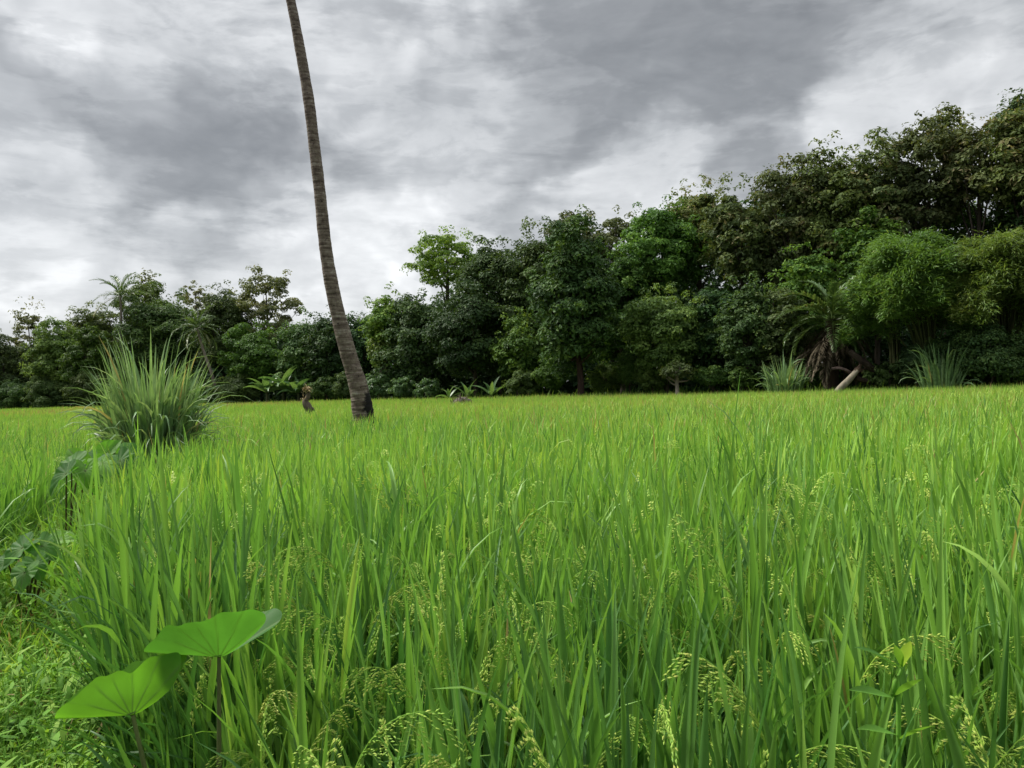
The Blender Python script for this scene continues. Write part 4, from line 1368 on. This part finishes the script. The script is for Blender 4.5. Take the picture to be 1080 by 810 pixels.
# shrubs at the foot of the trees
SHRUBS = [
    (15, 402, 436, 22, 0, 'darkshrub', 'low dark bush at the far end of the field edge'),
    (52, 398, 434, 24, 0, 'darkshrub', 'dark bush past the big grass clump toward the far end'),
    (95, 392, 432, 24, 0, 'darkshrub', 'dark bush straight behind the big grass clump'),
    (222, 398, 428, 22, 0, 'darkshrub', 'dark bush at the foot of the leaning coconut palm'),
    (252, 396, 428, 20, -1, 'shrub', 'green bush beside the banana grove'),
    (345, 398, 424, 18, -1, 'darkshrub', 'dark bush between the stump and the palm trunk'),
    (366, 392, 424, 14, -1, 'shrub', 'green bush half hidden by the foot of the palm trunk'),
    (398, 392, 424, 17, -1.5, 'lightshrub', 'light green leafy bush just past the foot of the palm trunk'),
    (425, 398, 422, 16, -1.5, 'lightshrub', 'light green low bush between palm trunk and brush heap'),
    (452, 398, 421, 15, -1.5, 'lightshrub', 'light green bush nearest the brush heap'),
    (552, 392, 418, 20, -1, 'shrub', 'green bush between the banana pair and the lone field tree'),
    (580, 378, 416, 18, 0, 'shrub', 'taller green bush beside the dark trunk of the lone field tree'),
    (640, 384, 416, 22, 0, 'shrub', 'green bush just past the lone field tree'),
    (664, 372, 412, 16, 0, 'shrub', 'yellowish green bush below the rounded mid green tree'),
    (688, 388, 414, 18, -1, 'shrub', 'green bush next to the small umbrella shaped tree'),
    (752, 386, 412, 22, -1, 'darkshrub', 'dark bush between the umbrella tree and the first grass tuft'),
    (782, 388, 410, 15, 0, 'shrub', 'green bush just before the first pale grass tuft'),
    (858, 384, 410, 18, 0, 'darkshrub', 'dark bush under the dead skirt of the oil palm'),
    (893, 346, 376, 17, 0, 'shrub', 'green bush of fine leaves above the broken trunk'),
    (938, 384, 408, 24, -1, 'shrub', 'green bush between the broken trunk and the second grass tuft'),
    (965, 388, 408, 18, 0, 'darkshrub', 'dark bush beside the second grass tuft'),
    (1003, 352, 406, 26, -1.6, 'shade_filler', 'very dark bush added in place of shade in the gap between the two bamboos'),
    (1048, 345, 406, 34, -1.8, 'shade_filler', 'very dark bush added in place of shade before the canes of the yellowish bamboo'),
    (966, 366, 406, 20, -1.6, 'shade_filler', 'very dark bush added in place of shade before the canes of the green bamboo'),
    (1030, 384, 408, 28, 0, 'darkshrub', 'dark bush in the hollow under the yellowish bamboo'),
    (1075, 376, 408, 26, -1, 'darkshrub', 'dark bush at the very end of the edge under bamboo'),
    (1125, 380, 408, 30, -1, 'darkshrub', 'dark bush past the yellowish bamboo'),
]
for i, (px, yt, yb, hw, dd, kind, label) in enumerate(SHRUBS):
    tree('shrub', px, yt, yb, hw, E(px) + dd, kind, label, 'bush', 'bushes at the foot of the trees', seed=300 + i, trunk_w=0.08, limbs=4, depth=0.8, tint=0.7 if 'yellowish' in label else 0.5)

# palms and bananas
feather_palm('coconut_palm', 127, 312, 96, 3.9, 'taller coconut palm with drooping fronds beyond the big grass clump', 1, lean_px=4)
feather_palm('coconut_palm', 208, 346, 83, 3.1, 'smaller coconut palm with a slanting pale trunk', 2, lean_px=24, group=None)
banana(282, 75.5, 390, 'banana plant at the near side of the banana grove', 1, n=14, group='banana plants along the edge', spread=0.78)
banana(299, 76, 384, 'tallest banana plant in the middle of the banana grove', 2, n=15, group='banana plants along the edge', spread=0.78)
banana(315, 75, 392, 'banana plant of the grove closest to the stump', 3, n=13, group='banana plants along the edge', spread=0.78)
banana(494, 59.5, 403, 'small banana plant just above the brush heap', 4, n=7, group='banana plants along the edge')
banana(519, 58.5, 400, 'small banana plant past the brush heap toward the lone field tree', 5, n=8, group='banana plants along the edge')
banana(474, 61, 405, 'small banana plant between the brush heap and the palm trunk', 6, n=6, group='banana plants along the edge')


# ------------------------------------------------------------------ the wood behind
def background_woods():
    q = np.random.default_rng(55)
    sky = [(-220, 350), (0, 372), (60, 360), (100, 350), (160, 335), (240, 340), (300, 345), (330, 352), (375, 355), (400, 330), (440, 335), (500, 300), (530, 275), (560, 262), (600, 258),
           (640, 285), (670, 285), (700, 250), (740, 225), (790, 212), (830, 190), (900, 178), (930, 190), (945, 262), (1080, 275), (1260, 260)]
    c, p = [], []
    for px in np.arange(-220, 1260, 6.0):
        for k in range(9):
            Y = E(px) + q.uniform(15, 30)
            yt = np.interp(px, [a for a, _ in sky], [b for _, b in sky])
            zt = unp(px, yt, Y)[2]
            f = (k + q.uniform(0, 1)) / 9
            pos = unz(px + q.uniform(-5, 5), Y, 0.0)
            pr = q.uniform(1.0, 2.1) * (0.7 + Y / 160)
            c.append([pos[0], pos[1], max(0.5, f * (zt - pr * 0.6))])
            p.append(pr)
    for px in np.arange(-220, 1260, 5.0):
        for k in range(5):
            Y = E(px) + q.uniform(7, 14)
            pos = unz(px + q.uniform(-5, 5), Y, 0.0)
            pr = q.uniform(0.8, 1.3) * (0.7 + Y / 160)
            c.append([pos[0], pos[1], q.uniform(0.2, 4.5)])
            p.append(pr)
    c, p = np.array(c), np.array(p)
    out = np.zeros_like(c)
    out[:, 1] = -0.8
    out[:, 2] = 0.5
    g = Geo()
    puff_leaves(g, q, c, p, norm(out), 240000, 0.6, 0.85, tint0=0.45)
    o = g.obj('background_woods', [MAT['deep']])
    tag(o, 'deep dark mass of wood behind the front trees', 'woods', kind='stuff')
    # rank grass and ground cover along the foot of the trees
    g = Geo()
    n = 9000
    px = q.uniform(-150, 1250, n)
    e = np.interp(px, [-150, 0, 400, 600, 800, 1080, 1250], [112, 100, 70, 55, 45, 38, 34])
    Y = e + q.uniform(-0.8, 7, n)
    x = (px - CX) / F_PX * Y
    L = q.uniform(0.5, 1.5, n)
    blades(g, np.stack([x, Y, np.zeros(n)], 1), q.uniform(0, 6.28, n), L, 0.06 + 0.001 * Y, q.uniform(0.05, 0.5, n), q.uniform(0.3, 1.6, n), nseg=3, tint=np.clip(q.normal(0.4, 0.2, n), 0, 1))
    n = 5200
    px = q.uniform(-150, 1250, n)
    k = q.uniform(0, 1, n) < np.clip(0.35 + 0.5 * np.sin(px * 0.09) + 0.4 * np.sin(px * 0.037 + 1), 0.03, 1)
    px = px[k]
    n = len(px)
    Y = np.interp(px, [-150, 0, 400, 600, 800, 1080, 1250], [112, 100, 70, 55, 45, 38, 34]) + q.uniform(-1.8, 0.6, n)
    L = q.uniform(0.9, 1.75, n)
    blades(g, np.stack([(px - CX) / F_PX * Y, Y, np.zeros(n)], 1), q.uniform(0, 6.28, n), L, 0.05 + 0.001 * Y, q.uniform(0.0, 0.4, n), q.uniform(0.3, 1.8, n), nseg=4, tint=np.clip(q.normal(0.75, 0.2, n), 0, 1))
    o = g.obj('undergrowth', [MAT['mid']])
    tag(o, 'rank grass and creepers along the shaded foot of the trees', 'undergrowth', kind='stuff')


background_woods()

# ------------------------------------------------------------------ sky and light
SUN_AZ, SUN_EL = R(-66), R(52)   # azimuth from straight ahead, towards the right
sun_dir = np.array([math.sin(SUN_AZ) * math.cos(SUN_EL), math.cos(SUN_AZ) * math.cos(SUN_EL), math.sin(SUN_EL)])


def build_sky():
    w = bpy.data.worlds.new('World')
    scene.world = w
    w.use_nodes = True
    nt = w.node_tree
    nt.nodes.clear()
    L = nt.links.new
    N = nt.nodes.new

    def math_(op, a, b=None, clamp=False):
        n = N('ShaderNodeMath')
        n.operation = op
        n.use_clamp = clamp
        for i, v in enumerate((a, b)):
            if v is None:
                continue
            if isinstance(v, (int, float)):
                n.inputs[i].default_value = v
            else:
                L(v, n.inputs[i])
        return n.outputs[0]

    out = N('ShaderNodeOutputWorld')
    bg = N('ShaderNodeBackground')
    bg.inputs['Strength'].default_value = 0.1
    L(bg.outputs[0], out.inputs[0])
    tc = N('ShaderNodeTexCoord')
    d = tc.outputs['Generated']
    sep = N('ShaderNodeSeparateXYZ')
    L(d, sep.inputs[0])
    zc = math_('MAXIMUM', sep.outputs['Z'], 0.0)
    den = math_('ADD', zc, 0.34)
    cmb = N('ShaderNodeCombineXYZ')
    L(math_('DIVIDE', sep.outputs['X'], den), cmb.inputs[0])
    L(math_('DIVIDE', sep.outputs['Y'], den), cmb.inputs[1])
    # drifting of the cloud edges
    nd = N('ShaderNodeTexNoise')
    nd.inputs['Scale'].default_value = 5.0
    nd.inputs['Detail'].default_value = 5
    L(d, nd.inputs['Vector'])
    sub = N('ShaderNodeVectorMath')
    sub.operation = 'SUBTRACT'
    L(nd.outputs['Color'], sub.inputs[0])
    sub.inputs[1].default_value = (0.5, 0.5, 0.5)
    scl = N('ShaderNodeVectorMath')
    scl.operation = 'MULTIPLY'
    L(sub.outputs[0], scl.inputs[0])
    scl.inputs[1].default_value = (0.42, 0.42, 0.18)
    add = N('ShaderNodeVectorMath')
    add.operation = 'ADD'
    L(d, add.inputs[0])
    L(scl.outputs[0], add.inputs[1])
    nv = N('ShaderNodeVectorMath')
    nv.operation = 'NORMALIZE'
    L(add.outputs[0], nv.inputs[0])

    def noise(scale, detail, rough, vec, off):
        mp = N('ShaderNodeMapping')
        mp.inputs['Location'].default_value = off
        L(vec, mp.inputs['Vector'])
        n = N('ShaderNodeTexNoise')
        n.inputs['Scale'].default_value = scale
        n.inputs['Detail'].default_value = detail
        n.inputs['Roughness'].default_value = rough
        n.inputs['Distortion'].default_value = 0.3
        L(mp.outputs[0], n.inputs['Vector'])
        return n.outputs['Fac']

    mpz = N('ShaderNodeMapping')
    mpz.inputs['Scale'].default_value = (1, 1, 3.1)
    L(d, mpz.inputs['Vector'])
    nA = noise(4.2, 7, 0.6, mpz.outputs[0], (3.1, 1.7, 0))
    nB = noise(8.5, 8, 0.62, mpz.outputs[0], (0.4, 5.2, 2))
    nC = noise(2.2, 3, 0.55, mpz.outputs[0], (6.4, 2.2, 1))
    val = math_('MULTIPLY', math_('SUBTRACT', nC, 0.5), 0.3)

    # (px, py, radius in px, amount): where the photograph's bright gaps and dark banks stand
    B = [(115, 85, 70, .34), (60, 60, 130, .08), (185, 60, 120, .10), (20, 30, 110, .14), (300, 10, 130, .08), (15, 300, 150, .26), (100, 275, 140, .13), (420, 285, 140, .34), (330, 320, 130, .20), (240, 290, 110, .12),
         (645, 212, 85, .40), (560, 190, 90, .14), (720, 195, 70, .18), (950, 115, 90, .38), (885, 150, 70, .24), (1045, 92, 80, .26), (1085, 30, 110, .04), (560, 20, 110, .16), (430, 120, 130, .08),
         (190, 140, 85, -.26), (110, 150, 95, -.20), (40, 190, 90, -.14), (180, 200, 120, -.10), (620, 130, 190, -.16), (850, 50, 170, -.22), (780, 110, 120, -.14), (590, 175, 80, -.12), (320, 210, 150, -.06), (990, 20, 90, -.05),
         (700, 30, 150, -.08), (240, 240, 120, -.12)]
    for px, py, rad, amt in B:
        c = norm(unp(px, py, 10.0) - CAM)
        dt = N('ShaderNodeVectorMath')
        dt.operation = 'DOT_PRODUCT'
        L(nv.outputs[0], dt.inputs[0])
        dt.inputs[1].default_value = [float(q) for q in c]
        mr = N('ShaderNodeMapRange')
        mr.interpolation_type = 'SMOOTHSTEP'
        mr.inputs['From Min'].default_value = math.cos(rad / F_PX * 1.15)
        mr.inputs['From Max'].default_value = 1.0
        mr.inputs['To Min'].default_value = 0
        mr.inputs['To Max'].default_value = amt * 0.8
        L(dt.outputs['Value'], mr.inputs['Value'])
        val = math_('ADD', val, mr.outputs[0])
    def bank(n, lo, hi, depth, bias):
        mr = N('ShaderNodeMapRange')
        mr.interpolation_type = 'SMOOTHSTEP'
        mr.inputs['From Min'].default_value = lo
        mr.inputs['From Max'].default_value = hi
        mr.inputs['To Min'].default_value = 0
        mr.inputs['To Max'].default_value = depth
        L(math_('SUBTRACT', n, math_('MULTIPLY', val, bias)), mr.inputs['Value'])
        return mr.outputs[0]

    # grey cloud bases with firm edges in front of a brighter layer
    b1 = bank(nA, 0.42, 0.57, 0.15, 0.34)
    b2 = bank(nB, 0.43, 0.57, 0.15, 0.28)
    vz = N('ShaderNodeTexVoronoi')
    vz.feature = 'SMOOTH_F1'
    vz.inputs['Scale'].default_value = 11.0
    vz.inputs['Detail'].default_value = 1.5
    vz.inputs['Smoothness'].default_value = 0.7
    vmp = N('ShaderNodeMapping')
    vmp.inputs['Scale'].default_value = (1, 1, 2.0)
    L(nv.outputs[0], vmp.inputs['Vector'])
    L(vmp.outputs[0], vz.inputs['Vector'])
    lump = math_('MULTIPLY', math_('SUBTRACT', 0.42, vz.outputs['Distance']), 0.30)
    fine = math_('ADD', math_('MULTIPLY', math_('SUBTRACT', nB, 0.5), 0.45), lump)
    val = math_('ADD', math_('ADD', math_('SUBTRACT', math_('SUBTRACT', 0.725, b1), b2), fine), math_('MULTIPLY', val, 0.47))
    rp = ramp(nt, [(0.0, (0.056, 0.059, 0.0625)), (0.25, (0.084, 0.0875, 0.0915)), (0.5, (0.130, 0.1345, 0.139)), (0.75, (0.195, 0.199, 0.203)), (1.0, (0.29, 0.2935, 0.297))])
    L(val, rp.inputs[0])
    # unseen band of sky above the view, boosted to light the scene
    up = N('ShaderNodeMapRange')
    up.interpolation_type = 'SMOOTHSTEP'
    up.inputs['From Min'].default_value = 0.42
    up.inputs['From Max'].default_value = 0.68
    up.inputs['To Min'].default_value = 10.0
    up.inputs['To Max'].default_value = 10.0 * HIGH_SKY_GAIN
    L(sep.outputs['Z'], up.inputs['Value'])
    # unseen zenith dimmed so less light sinks between the upright leaves
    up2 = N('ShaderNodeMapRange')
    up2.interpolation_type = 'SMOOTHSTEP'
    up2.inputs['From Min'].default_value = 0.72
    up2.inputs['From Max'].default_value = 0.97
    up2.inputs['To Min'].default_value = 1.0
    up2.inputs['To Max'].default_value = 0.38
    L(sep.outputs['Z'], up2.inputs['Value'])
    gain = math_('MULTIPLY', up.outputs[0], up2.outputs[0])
    # unseen sky behind the viewer, dimmed to shade the near leaf faces
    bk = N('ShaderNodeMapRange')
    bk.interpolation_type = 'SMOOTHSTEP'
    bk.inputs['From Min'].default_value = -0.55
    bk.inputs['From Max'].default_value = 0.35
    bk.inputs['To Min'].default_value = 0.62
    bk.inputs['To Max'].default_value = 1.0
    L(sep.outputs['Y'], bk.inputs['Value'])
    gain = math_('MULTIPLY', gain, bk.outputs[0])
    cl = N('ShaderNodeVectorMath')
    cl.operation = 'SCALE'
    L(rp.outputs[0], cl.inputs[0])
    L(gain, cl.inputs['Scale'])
    sky = N('ShaderNodeTexSky')
    sky.sky_type = 'NISHITA'
    sky.sun_disc = False
    sky.sun_elevation = SUN_EL
    sky.sun_rotation = SUN_AZ
    mx = N('ShaderNodeMix')
    mx.data_type = 'RGBA'
    mx.inputs['Factor'].default_value = 0.98
    L(sky.outputs[0], mx.inputs['A'])
    L(cl.outputs[0], mx.inputs['B'])
    L(mx.outputs['Result'], bg.inputs['Color'])


HIGH_SKY_GAIN = 4.8
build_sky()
sd = bpy.data.lights.new('sun', 'SUN')
sd.energy = 1.5
sd.angle = R(12)
sd.color = (1.0, 0.95, 0.86)
so = bpy.data.objects.new('sun', sd)
COL.objects.link(so)
so.rotation_euler = Vector([float(-c) for c in sun_dir]).to_track_quat('-Z', 'Y').to_euler()

# ------------------------------------------------------------------ render
vs = scene.view_settings
scene.display_settings.display_device = 'sRGB'
vs.view_transform = 'Standard'
vs.look = 'None'
vs.exposure = 1.97
vs.gamma = 1.0
vs.use_curve_mapping = False
cy = scene.cycles
cy.max_bounces = 6
cy.diffuse_bounces = 2
cy.glossy_bounces = 2
cy.transmission_bounces = 4
cy.transparent_max_bounces = 4
cy.use_denoising = True
cy.sample_clamp_indirect = 6
